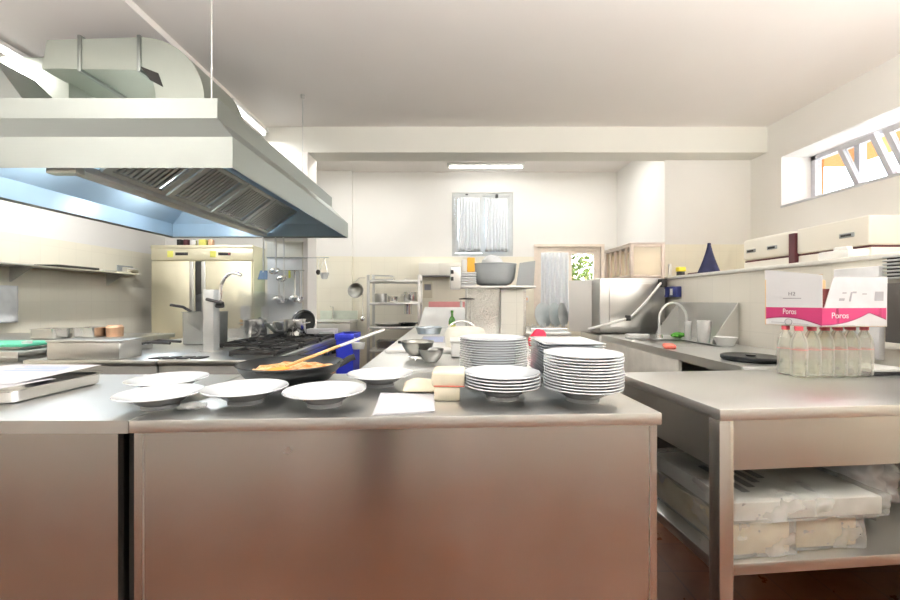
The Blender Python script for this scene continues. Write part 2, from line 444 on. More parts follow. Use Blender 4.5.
# ceiling lamps (fluorescent battens) and added fill lights
def batten(x, y, ln, along, label, z=ZC, power=40, up=0):
    t = thing('fluorescent_light', label, 'light', (x,y,z-.062), PI/2 if along=='Y' else 0, 'fluorescent ceiling lights')
    build('housing', MB().rbox(-ln/2,ln/2,-.045,.045,.03,.06,.006), white_pl, t)
    build('tube', MB().tube([(-ln/2+.03,0,.012),(ln/2-.03,0,.012)], .016, 12), tube_on, t)
    b = MB()
    for s in (-1,1): b.box(s*(ln/2-.02)-.012,s*(ln/2-.02)+.012,-.018,.018,-.006,.035)
    build('end_cap', b, white_pl, t)
    ld = bpy.data.lights.new('tube_light','AREA'); ld.shape='RECTANGLE'; ld.size=ln; ld.size_y=.1; ld.energy=power; ld.color=(1,.985,.96)
    lo = bpy.data.objects.new('tube_light', ld); C.objects.link(lo); lo.parent = t; lo.location=(0,0,-.02)
    if up:  # upward light of the added pendants, aimed at the ceiling
        ld = bpy.data.lights.new('tube_uplight','AREA'); ld.shape='RECTANGLE'; ld.size=ln; ld.size_y=.16; ld.energy=up; ld.color=(1,.975,.955)
        lo = bpy.data.objects.new('tube_uplight', ld); C.objects.link(lo); lo.parent = t; lo.location=(0,0,.075); lo.rotation_euler=(PI,0,0)
        build('suspension_wire', MB().tube([(-ln/2+.1,0,.06),(-ln/2+.1,0,ZC-z+.062)],.003,6).tube([(ln/2-.1,0,.06),(ln/2-.1,0,ZC-z+.062)],.003,6), S_dull, t)
    return t
batten(.51, 5.72, 1.1, 'X', 'lit fluorescent tube on the back ceiling above the high window', power=.8)
batten(-1.2, 5.1, 1.4, 'X', 'added fill batten hidden behind the cross beam, over the storage rack', power=7.5)  # added lamp, out of sight, to brighten the back room
batten(1.5, 5.1, 1.4, 'X', 'added fill batten hidden behind the cross beam, over the dishwasher', power=7.5)  # its added twin on the dishwasher side
batten(-2.04, 4.05, .72, 'Y', 'lit fluorescent batten behind the extractor hood top', z=3.09, power=6)
for i,(x,y,lab) in enumerate(((-2.9,.45,'added suspended fill batten, out of view above the steel tray'),(-.9,.45,'added suspended fill batten, out of view in front of the hood'),(1.1,.45,'added suspended fill batten, out of view above the serving counter'),(2.9,.45,'added suspended fill batten, out of view above the steel work table'))):
    batten(x, y, 1.4, 'Y', lab, z=2.30, power=2.5, up=(36,25,44,66)[i])  # added pendants above the frame; they light the ceiling for soft bounce
batten(-3.3, 3.5, 1.4, 'Y', 'added fill batten on the ceiling over the left worktop behind the hood', z=3.11, power=38)  # added to brighten the left wall

# ================================================================ OUTSIDE
def bush(name, label, c, r, n, m, seed):
    rnd = random.Random(seed); b = MB()
    for k in range(n):
        while True:
            p = Vector((rnd.uniform(-1,1), rnd.uniform(-1,1), rnd.uniform(-1,1)))
            if p.length < 1: break
        p = Vector((c[0]+p.x*r[0], c[1]+p.y*r[1], c[2]+p.z*r[2])); s = rnd.uniform(.03,.07)
        d = Vector((rnd.uniform(-1,1), rnd.uniform(-1,1), rnd.uniform(-.6,.6))).normalized(); e = d.cross(Vector((rnd.uniform(-1,1),rnd.uniform(-1,1),1))).normalized()
        b.add([p-d*s, p+e*s*.5, p+d*s, p-e*s*.5], [(0,1,2,3)])
    t = thing(name, label, 'bush', (c[0],c[1],0))
    for v in b.v: v -= Vector((c[0],c[1],0))
    build('foliage', b, m, t, fixn=False)
    build('stem', MB().tube([(0,0,0),(.02,.02,c[2])], .05, 8), wood, t)
    return t
bush('garden_bush', 'dark green garden bush outside the low back window', (2.3,7.6,1.6), (.8,.4,1.0), 2200, leaf_m, 1)
bush('garden_bush', 'yellow green garden bush outside the low back window, further off', (2.6,8.6,1.9), (1.3,.5,1.3), 2600, leaf_y, 2)
struct('terrace_ground', MB().box(-9,9,YB+.25,14,-.15,-.05), plain('terrace',(.72,.66,.58),.8))
# ochre eave and return wall outside the high window
struct('eave_roof', MB().box(XR+.41, XR+1.6, .2, 5.2, 2.95, 3.05), ochre)
struct('wall_outside', MB().box(XR+.41, XR+.56, 4.42, 4.9, 0, 2.945), ochre)

# ================================================================ MAIN FRONT COUNTERS
ZT = .90
def counter(name, label, w, dep, loc, rotz, skew=0):
    t = thing(name, label, 'counter', loc, rotz)
    build('worktop', MB().prism([(0,0),(w,0),(w-skew,dep),(0,dep)],ZT-.034,ZT) if skew else MB().rbox(0,w,0,dep,ZT-.034,ZT,.003), S_top, t)
    if skew: w -= skew-.008
    b = MB(); b.box(.006,w-.008,.012,.03,.04,ZT-.034)
    build('front_panel', b, S_front, t)
    b = MB(); b.box(w-.03,w-.008,.03,dep-.02,.04,ZT-.034); build('side_panel', b, S_front, t)
    b = MB(); b.box(.006,.028,.03,dep-.02,.04,ZT-.034); build('side_panel', b, S_front, t)
    build('plinth', MB().box(.03,w-.03,.06,dep-.04,0,.04), dark_in, t)
    return t
tR = counter('serving_counter', 'long stainless steel serving counter across the foreground, stacked with white plates', 1.455, .66, (-.852,1.06,0), math.radians(2.9))
b = MB()
for x in (.03, 1.425): b.box(x-.0015,x+.0015,.0105,.0125,.05,ZT-.04)
build('panel_seam', b, S_dull, tR)
tL = counter('serving_counter', 'stainless steel counter at the lower left edge, holding the deep tray', 1.518, .66, (-2.372,1.06,0), 0, .036)
# black strip painting the shade in the gap between the two units
solo('gap_shade', MB().box(-.882,-.866,1.10,1.30,0,.862), dark_in, 'dark upright strip painted as shade in the gap between the two steel counters', 'shade strip')

# ---------------------------------------------------------------- plates
def plate_profile(R, hh, foot):
    """outer profile from foot centre out to rim and back to the well centre (deep pasta plate)"""
    return [(0,.006),(foot*.86,.006),(foot*.9,0),(foot,0),(foot*1.03,.012),(R*.62,hh*.55),(R*.80,hh*.80),(R*.985,hh*.97),(R,hh),(R*.985,hh+.003),
            (R*.80,hh*.86),(R*.62,hh*.66),(R*.5,hh*.36),(R*.38,hh*.25),(0,hh*.23)]
deep_mb = MB().lathe(plate_profile(.125,.046,.052), seg=56)
ORD = ['topmost','second','third','fourth','fifth','sixth','seventh','eighth','ninth','tenth','eleventh','twelfth','thirteenth','fourteenth','fifteenth','sixteenth','seventeenth','eighteenth']
deep = None
def place_deep(loc, label, group, s=1.0, rot=(0,0,0)):
    global deep
    if deep is None:
        deep = solo('deep_plate', deep_mb, white_glaze, label, 'plate', loc, 0, group, ang=50); o = deep
    else: o = dup(deep, label, loc, None, group)
    o.rotation_euler = rot; o.scale = (s,s,s)
    return o
g1 = 'deep plates laid out along the counter'
place_deep((-.985,1.40,ZT), 'white deep plate behind another, nearest the steel tray', g1, 1.0)
place_deep((-.868,1.20,ZT), 'white deep plate in front, second from the steel tray', g1, .93)
place_deep((-.640,1.255,ZT), 'white deep plate directly in front of the black frying pan', g1, 1.0)
place_deep((-.383,1.225,ZT), 'white deep plate between the pan handle and the white napkins', g1, .985)
place_deep((-.262,1.50,ZT), 'white deep plate set back behind the white napkins and packets', g1, .98)
def stack(n, x, y, pitch, what, group, s=1.0):
    for k in range(n):
        j = random.uniform(-.0015,.0015)
        place_deep((x+j, y-j, ZT+k*pitch), ('%s plate %s' % (ORD[n-1-k], what)) if k==n-1 else ('%s plate from the top %s' % (ORD[n-1-k], what)), group, s, (0,0,random.uniform(0,6)))
stack(5, .172, 1.31, .0095, 'of the short front stack beside the cream packets', 'short stack of deep plates')
stack(13, .425, 1.28, .0088, 'of the tall front stack at the counter corner', 'tall stack of deep plates', .985)
R = .132
flat_mb = MB().lathe([(0,.004),(.075,.004),(.078,0),(.085,0),(.088,.006),(R*.95,.017),(R,.020),(R*.99,.022),(R*.93,.020),(.088,.0105),(.08,.009),(0,.009)], seg=56)
flat = None
for k in range(18):
    n = 18; lab = ('%s flat plate' % ORD[n-1-k])+(' ' if k==n-1 else ' from the top ')+'of the round stack behind the short stack'
    loc = (.170+random.uniform(-.002,.002), 1.575+random.uniform(-.002,.002), ZT+k*.0090)
    if flat is None: flat = solo('flat_plate', flat_mb, white_glaze, lab, 'plate', loc, 0, 'round stack of flat plates', ang=50)
    else: dup(flat, lab, loc)
def platter():
    b = MB(); prof = [(0.62,0),(.68,0),(.72,.008),(.97,.017),(1,.020),(.97,.021),(.70,.0115),(.62,.007)]
    def ring(s, h, w=.125, l=.165, r=.03):
        pts = []
        for (cx,cy,a0) in ((w-r,l-r,0),(-w+r,l-r,PI/2),(-w+r,-l+r,PI),(w-r,-l+r,1.5*PI)):
            for i in range(6):
                a = a0+PI/2*i/5; pts.append(((cx+r*math.cos(a))*s, (cy+r*math.sin(a))*s, h))
        return pts
    rings = [ring(s,h) for s,h in prof]; n = len(rings[0]); vs = [p for q in rings for p in q]; fs = []
    for i in range(len(rings)-1):
        for k in range(n): fs.append((i*n+k,i*n+(k+1)%n,(i+1)*n+(k+1)%n,(i+1)*n+k))
    fs.append(tuple(range(n))[::-1]); fs.append(tuple((len(rings)-1)*n+k for k in range(n)))
    return b.add(vs, fs)
pl = None
for k in range(13):
    n = 13; lab = ('%s platter' % ORD[n-1-k])+(' ' if k==n-1 else ' from the top ')+'of the oblong stack behind the tall round stack'
    loc = (.487+random.uniform(-.002,.002), 1.705+random.uniform(-.002,.002), ZT+k*.0108)
    if pl is None: pl = solo('oblong_platter', platter(), white_glaze, lab, 'platter', loc, 0, 'oblong stack of platters', ang=40)
    else: dup(pl, lab, loc, (0,0,random.uniform(-.02,.02)))

# ---------------------------------------------------------------- things on the counter
# napkins
napm = MB()
for k in range(3):
    q = [(-.215+.004*k,1.105+.003*k),(-.048+.003*k,1.137),(-.054,1.345-.002*k),(-.238,1.362)]
    napm.prism(q, .0016*k, .0016*k+.0015)
solo('paper_napkins', napm, paper, 'thin pile of white paper napkins at the counter front edge', 'napkins', (0,0,ZT))
# cream packets
pk = MB().rbox(-.041,.041,-.05,.06,0,.043,.004)
solo('napkin_packet', pk, cream_paper, 'lower cream paper packet of two, standing beside the short plate stack', 'packet', (-.008,1.315,ZT), -.03, 'cream packets')
def soft(p):
    return p
pk2 = MB().rbox(-.053,.053,-.052,.075,0,.048,.010,4)
t = thing('napkin_packet', 'upper cream paper packet of two, with soft rounded edges', 'packet', (-.004,1.318,ZT+.0435), -.06, 'cream packets')
build('wrapper', pk2, cream_paper, t)
build('tear_strip', MB().rbox(-.045,.053,-.0535,-.050,.001,.005,.001), plain('red_strip',(.75,.25,.18),.6), t)
# folded cream cloth
b = MB()
def fn(u,v):
    x = -.16+.18*u; y = 1.36+.15*v
    return Vector((x, y, ZT+.006+.034*math.sin(PI*min(1,v*1.0))*(.4+.6*u)+.012*math.sin(u*7)*math.sin(v*4)))
b.grid(14,10,fn)
o = solo('folded_cloth', b, cream_paper, 'folded cream cloth lying between the deep plate and the packets', 'cloth', ang=70)
m = o.modifiers.new('thick','SOLIDIFY'); m.thickness = .006; m.offset = 1
# clear plastic scrap
b = MB(); b.sphere((0,0,.011), .038, .025, .011, 14, 8, lambda p: p*(1+.35*noise.noise(p*60)))
solo('plastic_scrap', b, wrap, 'crumpled clear plastic scrap between two deep plates', 'plastic scrap', (-.745,1.155,ZT+.003), .3)
# steel tray with papers
t = thing('deep_tray', 'shallow stainless steel tray with rounded corners holding printed sheets', 'tray', (-1.59,1.38,ZT))
b = MB(); b.rbox(-.265,.265,-.17,.17,0,.004,.0015)
def rrect(w,l,r,n=6):
    p=[]
    for (cx,cy,a0) in ((w-r,l-r,0),(-w+r,l-r,PI/2),(-w+r,-l+r,PI),(w-r,-l+r,1.5*PI)):
        for i in range(n+1):
            a=a0+PI/2*i/n; p.append((cx+r*math.cos(a),cy+r*math.sin(a)))
    return p
def pan_shell(w, l, h, r=.03, t=.003, lip=.01):
    """rectangular steel pan: floor, walls, rolled lip"""
    rs = [(w-.012,l-.012,r,0),(w-.003,l-.003,r,.006),(w,l,r,h-.004),(w+lip,l+lip,r+lip,h-.003),(w+lip,l+lip,r+lip,h),(w-t,l-t,r,h),(w-t-.004,l-t-.004,r,.008),(w-.014,l-.014,r,.003)]
    b = MB(); vs=[]; fs=[]; n=None
    for (a,c,rr,z) in rs:
        q = rrect(a,c,rr); n=len(q); vs += [(x,y,z) for x,y in q]
    for i in range(len(rs)-1):
        for k in range(n): fs.append((i*n+k,i*n+(k+1)%n,(i+1)*n+(k+1)%n,(i+1)*n+k))
    fs.append(tuple(range(n))[::-1]); fs.append(tuple((len(rs)-1)*n+k for k in range(n)))
    return b.add(vs,fs)
build('tray_shell', pan_shell(.255,.165,.042), S_pot, t)
def sheet(name, label, quad, lines, thick=.0012):
    t = thing(name, label, 'paper', quad[0])
    q = [Vector(p)-Vector(quad[0]) for p in quad]
    build('page', MB().slab(q, thick), paper, t)
    n = (q[1]-q[0]).cross(q[3]-q[0]).normalized()
    b = MB()
    for (u0,u1,v0,v1) in lines:
        P = lambda u,v: q[0]*(1-u)*(1-v)+q[1]*u*(1-v)+q[2]*u*v+q[3]*(1-u)*v+n*(thick+.0003)
        b.slab([P(u0,v0),P(u1,v0),P(u1,v1),P(u0,v1)], .0003)
    build('print_lines', b, bin_lab, t)
    return t
zz = ZT+.0445
sheet('printed_sheet', 'upper white printed sheet lying crooked across the steel tray', [(-1.80,1.27,zz+.004),(-1.42,1.30,zz+.002),(-1.36,1.56,zz+.022),(-1.70,1.56,zz+.024)],
      [(.3,.85,.62,.66),(.3,.85,.72,.76),(.3,.8,.82,.86),(.15,.5,.4,.44)])
sheet('printed_sheet', 'lower white sheet in the steel tray, sticking out at the near edge', [(-1.84,1.225,zz-.001),(-1.40,1.225,zz-.001),(-1.38,1.40,zz+.0),(-1.82,1.40,zz+.0)],
      [(.1,.7,.2,.26)])

# frying pan with pasta
t = thing('frying_pan', 'large black frying pan of tomato pasta behind the deep plates', 'pan', (-.635,1.60,ZT))
R=.198
b = MB().lathe([(0,0),(.135,0),(.15,.004),(.185,.045),(R,.068),(R+.004,.07),(R+.002,.073),(R-.006,.069),(.178,.045),(.145,.008),(0,.006)], seg=64)
build('pan_body', b, pan_black, t)
build('pan_handle', MB().tube([(.17,.06,.05),(.20,.07,.066),(.215,.075,.076),(.235,.08,.082)], .013, 10), black_pl, t)
b = MB()
def fz(p): return .050+.010*noise.noise(Vector((p[0]*22,p[1]*22,1)))+.005*noise.noise(Vector((p[0]*60,p[1]*60,5)))
vs=[];fs=[];nr,ns=9,48
for j in range(nr+1):
    for i in range(ns):
        r=.166*j/nr; a=2*PI*i/ns; x,y=.012+r*math.cos(a),r*math.sin(a); vs.append((x,y,fz((x,y))-.012*(j==nr)))
for j in range(nr):
    for i in range(ns): fs.append((j*ns+i,(j+1)*ns+i,(j+1)*ns+(i+1)%ns,j*ns+(i+1)%ns))
b.add(vs,fs)
fo = solo('pasta_sauce', b, food_m, 'orange tomato pasta cooking inside the black frying pan', 'food', (-.635,1.60,ZT), ang=80, kind='stuff')
# long spoon
t = thing('long_spoon', 'long spoon with wooden neck and pale handle resting in the frying pan', 'spoon', (0,0,0))
p0=Vector((-.64,1.56,.962)); p1=Vector((-.315,1.90,1.080))
pm=p0.lerp(p1,.5)
build('wooden_neck', MB().tube([p0,p0.lerp(p1,.25),pm],.006,10,.007), wood, t)
build('pale_handle', MB().tube([pm,p0.lerp(p1,.75),p1],.007,10,.008), S_dull, t)
b=MB(); b.sphere((0,0,0),.045,.026,.007,16,8); M=Matrix.Translation(p0-(p1-p0).normalized()*.03)@Matrix.Rotation(.8,4,'Z')
b.v=[M@v for v in b.v]; build('spoon_bowl', b, plain('orange_spoon',(.85,.34,.06),.5), t)

# ================================================================ CENTRE BENCH
t = thing('centre_bench', 'long stainless bench running away behind the serving counter', 'bench', (0,0,0))
build('bench_top', MB().rbox(-.42,.62,1.80,5.0,ZT-.04,ZT,.003), S_top, t)
build('bench_body', MB().box(-.40,.60,1.82,4.98,0,ZT-.04), S_dull, t)
# bowls
def bowl_mb(R,h): return MB().lathe([(0,0),(R*.45,0),(R*.72,h*.28),(R*.93,h*.7),(R,h),(R*1.03,h),(R*1.02,h+.003),(R*.97,h),(R*.9,h*.7),(R*.68,h*.3),(R*.42,.004),(0,.004)], seg=40)
t = thing('mixing_bowl', 'larger steel bowl raised on a wire stand on the centre bench', 'bowl', (-.175,2.16,ZT))
b=MB(); b.tube(arc((0,0,.018),.05,0,2*PI,24,(1,0,0),(0,1,0)),.003,6)
for a in (0.4,2.5,4.6): b.tube([(.05*math.cos(a),.05*math.sin(a),.018),(.06*math.cos(a),.06*math.sin(a),.002)],.003,6)
build('wire_stand', b, S_wire, t)
bb=bowl_mb(.088,.075); bb.v=[v+Vector((0,0,.021)) for v in bb.v]; build('bowl_shell', bb, steel('steel_bowl',(.27,.27,.25),.34), t)
solo('mixing_bowl', bowl_mb(.064,.066), steel('steel_dark',(.20,.20,.19),.34), 'smaller dark steel bowl in front, on the centre bench', 'bowl', (-.097,2.06,ZT))
# chopping board, knife, grey tray, tubs
solo('chopping_board', MB().rbox(-.2,.2,-.55,.55,0,.02,.006), white_pl, 'long white chopping board flat on the centre bench under the knife', 'board', (-.19,2.95,ZT))
t=thing('kitchen_knife','kitchen knife with a black handle on the white chopping board','knife',(-.275,2.72,ZT+.021),-.5)
build('knife_handle',MB().rbox(-.09,0,-.012,.012,0,.018,.004),black_pl,t); build('knife_blade',MB().prism([(0,-.016),(.15,-.012),(.19,.01),(0,.014)],.006,.009),S_pot,t)
sheet('blue_lined_sheet','blue lined paper sheet lying on the white chopping board',[(-.22,2.80,ZT+.0215),(-.03,2.80,ZT+.0215),(-.03,3.3,ZT+.0215),(-.22,3.3,ZT+.0215)],[(.05,.9,.1+.14*i,.15+.14*i) for i in range(6)])
o=build('oval_tray', MB().lathe([(0,0),(.17,0),(.2,.06),(.212,.062),(.2,.066),(.165,.006),(0,.005)],seg=40), steel('steel_blue_grey',(.42,.47,.52),.35), None)
o['label']='grey oval tray at the far end of the chopping board'; o['category']='tray'; o.location=(-.20,3.78,ZT); o.scale=(.62,.6,1.0)
t=thing('leaning_board','large white board leaning upright at the bench end, before a pink board','board',(.0,4.78,ZT))
build('board_panel',MB().slab([(-.36,-.25,.002),(.22,-.25,.002),(.17,-.02,.235),(-.30,-.02,.235)],-.015),white_pl,t)
solo('pink_board',MB().rbox(-.24,.2,0,.015,0,.30,.004),pink_m,'pink cutting board standing behind the leaning white board','board',(-.02,4.86,ZT))
t=thing('oil_bottle','green glass bottle with a yellow label on the centre bench','bottle',(.02,3.85,ZT))
build('glass_body',MB().lathe([(0,0),(.032,0),(.034,.01),(.034,.11),(.028,.14),(.012,.165),(.011,.2),(0,.2)],seg=24),green_glass,t)
build('paper_label',MB().lathe([(.0345,.03),(.0352,.03),(.0352,.085),(.0345,.085)],seg=24),yellow_lab,t)
build('bottle_cap',MB().lathe([(0,.2),(.014,.2),(.014,.22),(0,.22)],seg=16),green_glass,t)
def tub(name,label,loc,w,l,h,m,lidm,rz=0):
    t=thing(name,label,'tub',loc,rz)
    build('tub_body',MB().rbox(-w/2,w/2,-l/2,l/2,0,h,.012,3),m,t)
    build('tub_lid',MB().rbox(-w/2-.006,w/2+.006,-l/2-.006,l/2+.006,h,h+.014,.005),lidm,t)
    return t
tub('plastic_tub','square cream tub with lid beside the round plate stack',(.075,2.28,ZT),.14,.16,.085,white_pl,white_pl)
t=thing('drum_container','round cream drum container on the bench below the green bottle','container',(.10,2.62,ZT))
build('drum_body',MB().lathe([(0,0),(.115,0),(.13,.02),(.135,.10),(.12,.132),(.09,.143),(0,.145)],seg=40),plain('cream_plastic',(.84,.82,.72),.4),t)
build('drum_foot',MB().lathe([(.1,-.0),(.12,0),(.12,.012),(.1,.012)],seg=30),grey_pl,t)
t=thing('bench_faucet','curved chrome faucet arching over the centre bench','faucet',(.22,3.05,ZT))
build('spout',MB().tube([(.0,0,0),(0,0,.03)]+arc((-.13,0,.03),.13,0,PI*.8,14),.009,10),S_wire,t)
build('faucet_base',MB().lathe([(0,0),(.025,0),(.022,.02),(.012,.03),(0,.03)],seg=20),S_wire,t)
b=MB(); b.sphere((0,0,.075),.06,.05,.072,16,12,lambda p:p*(1+.22*noise.noise(p*22)))
t=thing('red_cloth','red cloth with a grey end crumpled beside the oblong platters','cloth',(.52,2.35,ZT+.002),.4)
build('cloth_red',b,red_m,t); b=MB(); b.sphere((.065,0,.05),.05,.05,.048,12,8); build('cloth_grey',b,grey_pl,t)
solo('small_switch_box',MB().rbox(-.012,.012,-.01,.01,0,.03,.003),black_pl,'tiny black box on the bench behind the round plate stack','box',(.335,3.3,ZT))

# ---------------------------------------------------------------- half wall with shelf
hy=3.6
struct('wall_half', MB().box(.14,.70,hy+.08,hy+.18,ZT-.0,1.325), steel('steel_splash',(.70,.70,.66),.3,(20,20,20),.1), label='mottled steel half wall across the centre bench')
struct('pillar_half', MB().box(.46,.66,hy,hy+.08,ZT,1.325).box(.6,.604,hy-.003,hy,ZT,1.325), cream_tile_x)
t=thing('wall_shelf','steel shelf on the half wall carrying a grey tub','shelf',(0,hy,1.325))
build('shelf_plate',MB().rbox(.10,.76,-.06,.22,.001,.022,.003),S_dull,t)
b=MB(); b.prism([(.03,0),(.12,-.045),(.12,.2),(.06,.2)],0.001,.012); build('shelf_wing',b,S_dull,t)
zs=1.349
# grey tub
b=MB(); b.lathe([(0,0),(.10,0),(.14,.02),(.165,.06),(.175,.13),(.18,.195),(.186,.2),(.18,.204),(.17,.19),(.158,.06),(.1,.012),(0,.01)],seg=48)
o=solo('grey_tub',b,grey_pl,'round grey plastic tub on the shelf below the high window','tub',(.40,hy+.07,zs)); o.scale=(1.15,.75,1)
t=thing('grey_crate','grey open crate end standing right of the round tub','crate',(.68,hy+.08,zs))
build('crate_panel',MB().slab([(-.09,-.12,0),(.06,-.12,0),(.075,-.12,.22),(-.06,-.12,.20)],-.006),grey_pl,t)
build('crate_side',MB().slab([(.06,-.11,0),(.06,.1,0),(.075,.1,.22),(.075,-.11,.22)],.006),grey_pl,t)
# stacked trays with slats
t=thing('ribbed_container','ribbed pale grey container left of the round tub','container',(.15,hy+.04,zs-.012))
b=MB()
for k in range(6): b.rbox(-.09+.006*(5-k)*0,.085,-.09,.09,.004+k*.022,.022+k*.022,.006)
build('ribs',b,plain('pale_grey',(.62,.64,.64),.4),t)
t=thing('control_box','steel box with two black switches hanging at the shelf left end','control box',(.02,hy-.02,1.30))
build('housing',MB().rbox(-.02,.08,-.05,.10,.015,.22,.012,3),S_dull,t)
for z in (.09,.15): build('switch',MB().rbox(-.013,.012,-.056,-.049,z,z+.035,.003),black_pl,t)
t=thing('orange_packet','orange and white packet lying on top of the ribbed container','packet',(.19,hy+.02,zs+.125))
build('packet_body',MB().rbox(-.035,.035,-.02,.02,0,.13,.008),orange,t); build('packet_side',MB().rbox(-.085,-.037,-.018,.018,0,.11,.008),white_pl,t)
for (x,z,r) in ((.40,0,.07),):
    b=MB(); b.sphere((0,0,.0),.1,.07,.07,16,10,lambda p:p*(1+.25*noise.noise(p*14)))
    solo('white_bag',b,bag_white,'white plastic bag bulging out of the round grey tub','bag',(x,hy+.08,zs+.215))
t=thing('spray_head','hanging rinse head with a dark disc under the shelf left end','rinse spray',(.15,hy-.02,1.325))
build('disc',MB().lathe([(0,-.10),(.07,-.10),(.072,-.094),(.02,-.085),(0,-.085)],seg=24),dark_in,t)
build('drop_pipe',MB().tube([(0,0,0),(0,0,-.40)],.006,8).tube([(.035,0,-.1),(.035,0,-.40)],.005,8).tube([(-.05,0,-.11),(-.05,0,-.17)],.012,8),S_dull,t)

# ================================================================ EXTRACTOR HOOD
t=thing('extractor_hood','large stainless island extractor hood hanging over the cooking range','extractor hood',(0,0,0))
x0,x1,y0,y1=-3.05,-1.12,2.06,4.39; zb,zm,zs1,zt=1.90,2.06,2.22,2.33; si=.16; sf=.14
def ringq(ix,iy,z): return [(x0+ix,y0+iy,z),(x1-ix,y0+iy,z),(x1-ix,y1-iy*.4,z),(x0+ix,y1-iy*.4,z)]
rings=[ringq(.02,.02,zb+.012),ringq(0,0,zb),ringq(0,0,zm),ringq(si,sf,zs1),ringq(si,sf,zt)]
vs=[p for r in rings for p in r]; fs=[]
for i in range(4):
    for k in range(4): fs.append((i*4+k,i*4+(k+1)%4,(i+1)*4+(k+1)%4,(i+1)*4+k))
fs.append((16,17,18,19))
build('canopy',MB().add(vs,fs),S_hood,t,ang=15,fixn=False)
# inner lining
b=MB(); e=.03
ins=[(x0+e,y0+e,zb+.012),(x1-e,y0+e,zb+.012),(x1-e,y1-e,zb+.012),(x0+e,y1-e,zb+.012)]
mid=[(x,y,2.05) for x,y,z in ins]
top=[(x0+.20,y0+.18,2.205),(x1-.20,y0+.18,2.205),(x1-.20,y1-.09,2.205),(x0+.20,y1-.09,2.205)]
b.add(ins+mid+top,[(0,1,5,4),(1,2,6,5),(2,3,7,6),(3,0,4,7),(4,5,9,8),(5,6,10,9),(6,7,11,10),(7,4,8,11),(8,9,10,11)])
build('inner_lining',b,hood_blue,t,label='blue tinted inner lining',fixn=False,ang=15)
b=MB(); b.rbox(-2.10,-1.98,y0+.06,y1-.06,1.915,1.955,.004); build('drip_channel',b,plain('pale_channel',(.72,.75,.77),.35,.2),t)
build('lamp_box',MB().rbox(-2.12,-1.96,y0+.035,y0+.09,1.885,1.925,.006),S_dull,t)
for y in (2.75,3.7):  # bulbs added inside the hood to brighten its lining
    lb=build('hood_fill_bulb',MB().lathe([(0,2.13),(.03,2.135),(.05,2.16),(.05,2.204),(0,2.204)],-2.62,y,0,20),tube_on,t)
    ld=bpy.data.lights.new('hood_fill_light','POINT'); ld.energy=4; ld.shadow_soft_size=.06; lo=bpy.data.objects.new('hood_fill_light',ld); C.objects.link(lo); lo.parent=t; lo.location=(-2.62,y,2.07)
# baffle filters
for k in range(4):
    ya=y0+.19+k*.52; yb=ya+.50
    A=Vector((-1.975,0,1.955)); B=Vector((-1.66,0,2.185)); ud=(B-A)
    nrm=Vector((ud.z,0,-ud.x)).normalized()
    b=MB()
    P=lambda u,y,h=0: A+ud*u+Vector((0,y,0))+nrm*h
    for (u0,u1,v0,v1) in ((0,.07,ya,yb),(.93,1,ya,yb),(.07,.93,ya,ya+.05),(.07,.93,yb-.05,yb)):
        b.slab([P(u0,v0),P(u1,v0),P(u1,v1),P(u0,v1)],-.02)
    f=build('grease_filter',b,filter_m,t)
    b=MB(); n=10
    for i in range(n):
        v=ya+.055+(yb-ya-.11)*i/n
        b.slab([P(.07,v,-.004),P(.93,v,-.004),P(.93,v+.024,-.004),P(.07,v+.024,-.004)],-.010)
    build('baffle',b,filter_m,f)
    build('filter_back',MB().slab([P(.05,ya+.04,-.02),P(.95,ya+.04,-.02),P(.95,yb-.04,-.02),P(.05,yb-.04,-.02)],-.004),dark_in,f)
# duct elbow
t2=thing('ventilation_duct','square sheet metal duct elbow rising out of the hood top','duct',(0,0,0))
dy0,dy1=2.80,3.35; zt0=zt+.002
def elbow(inner,outer,cx,cz,n=14):
    o=[(cx+outer*math.cos(a),cz+outer*math.sin(a)) for a in [PI/2*i/n for i in range(n+1)]]
    q=[(cx+inner*math.cos(a),cz+inner*math.sin(a)) for a in [PI/2-PI/2*i/n for i in range(n+1)]]
    return o+q
cx,cz=-2.16,2.62
prof=[(-1.72,zt0)]+elbow(.02,.44,cx,cz)[:15]+[(-2.80,cz+.44),(-2.80,2.86),(-2.16,2.80)]
prof=[(-1.72,zt0)]+[(cx+.44*math.cos(PI/2*i/14),cz+.44*math.sin(PI/2*i/14)) for i in range(15)]+[(-2.82,cz+.42),(-2.86,2.84),(cx,2.83)]+[(cx+.10*math.sin(PI/2*i/6)*1.0, cz+.21*math.cos(PI/2*i/6)) for i in range(1,7)]+[(-2.06,zt0)]
M=Matrix(((1,0,0,0),(0,0,1,0),(0,1,0,0),(0,0,0,1)))
build('duct_body',MB().prism(prof,dy0,dy1,M),S_duct,t2,ang=25)
build('duct_transition',MB().rbox(-3.35,-2.84,2.98,3.345,2.62,3.03,.004),S_duct,t2)
build('dark_gap',MB().slab([at(140,66,2.796),at(158,73,2.796),at(163,87,2.796),at(150,80,2.796)],.004),dark_in,t2)  # dark sheet on the elbow front, painting the shade of an open gap
fl=MB(); fl.rbox(-2.60,-2.575,dy0-.012,dy1+.012,2.815,cz+.45,.003); build('flange',fl,S_hood,t2)
fl=MB(); fl.rbox(-2.185,-2.16,dy0-.012,dy1+.012,2.815,cz+.45,.003); build('flange',fl,S_hood,t2)
build('inlet_funnel',MB().add([(-3.0,2.35,zt0),(-2.46,2.35,zt0),(-2.46,2.76,zt0),(-3.0,2.76,zt0),(-3.0,2.45,2.70),(-2.80,2.45,2.70),(-2.80,2.70,2.70),(-3.0,2.70,2.70)],[(0,1,5,4),(1,2,6,5),(2,3,7,6),(3,0,4,7),(4,5,6,7)]),S_hood,t)
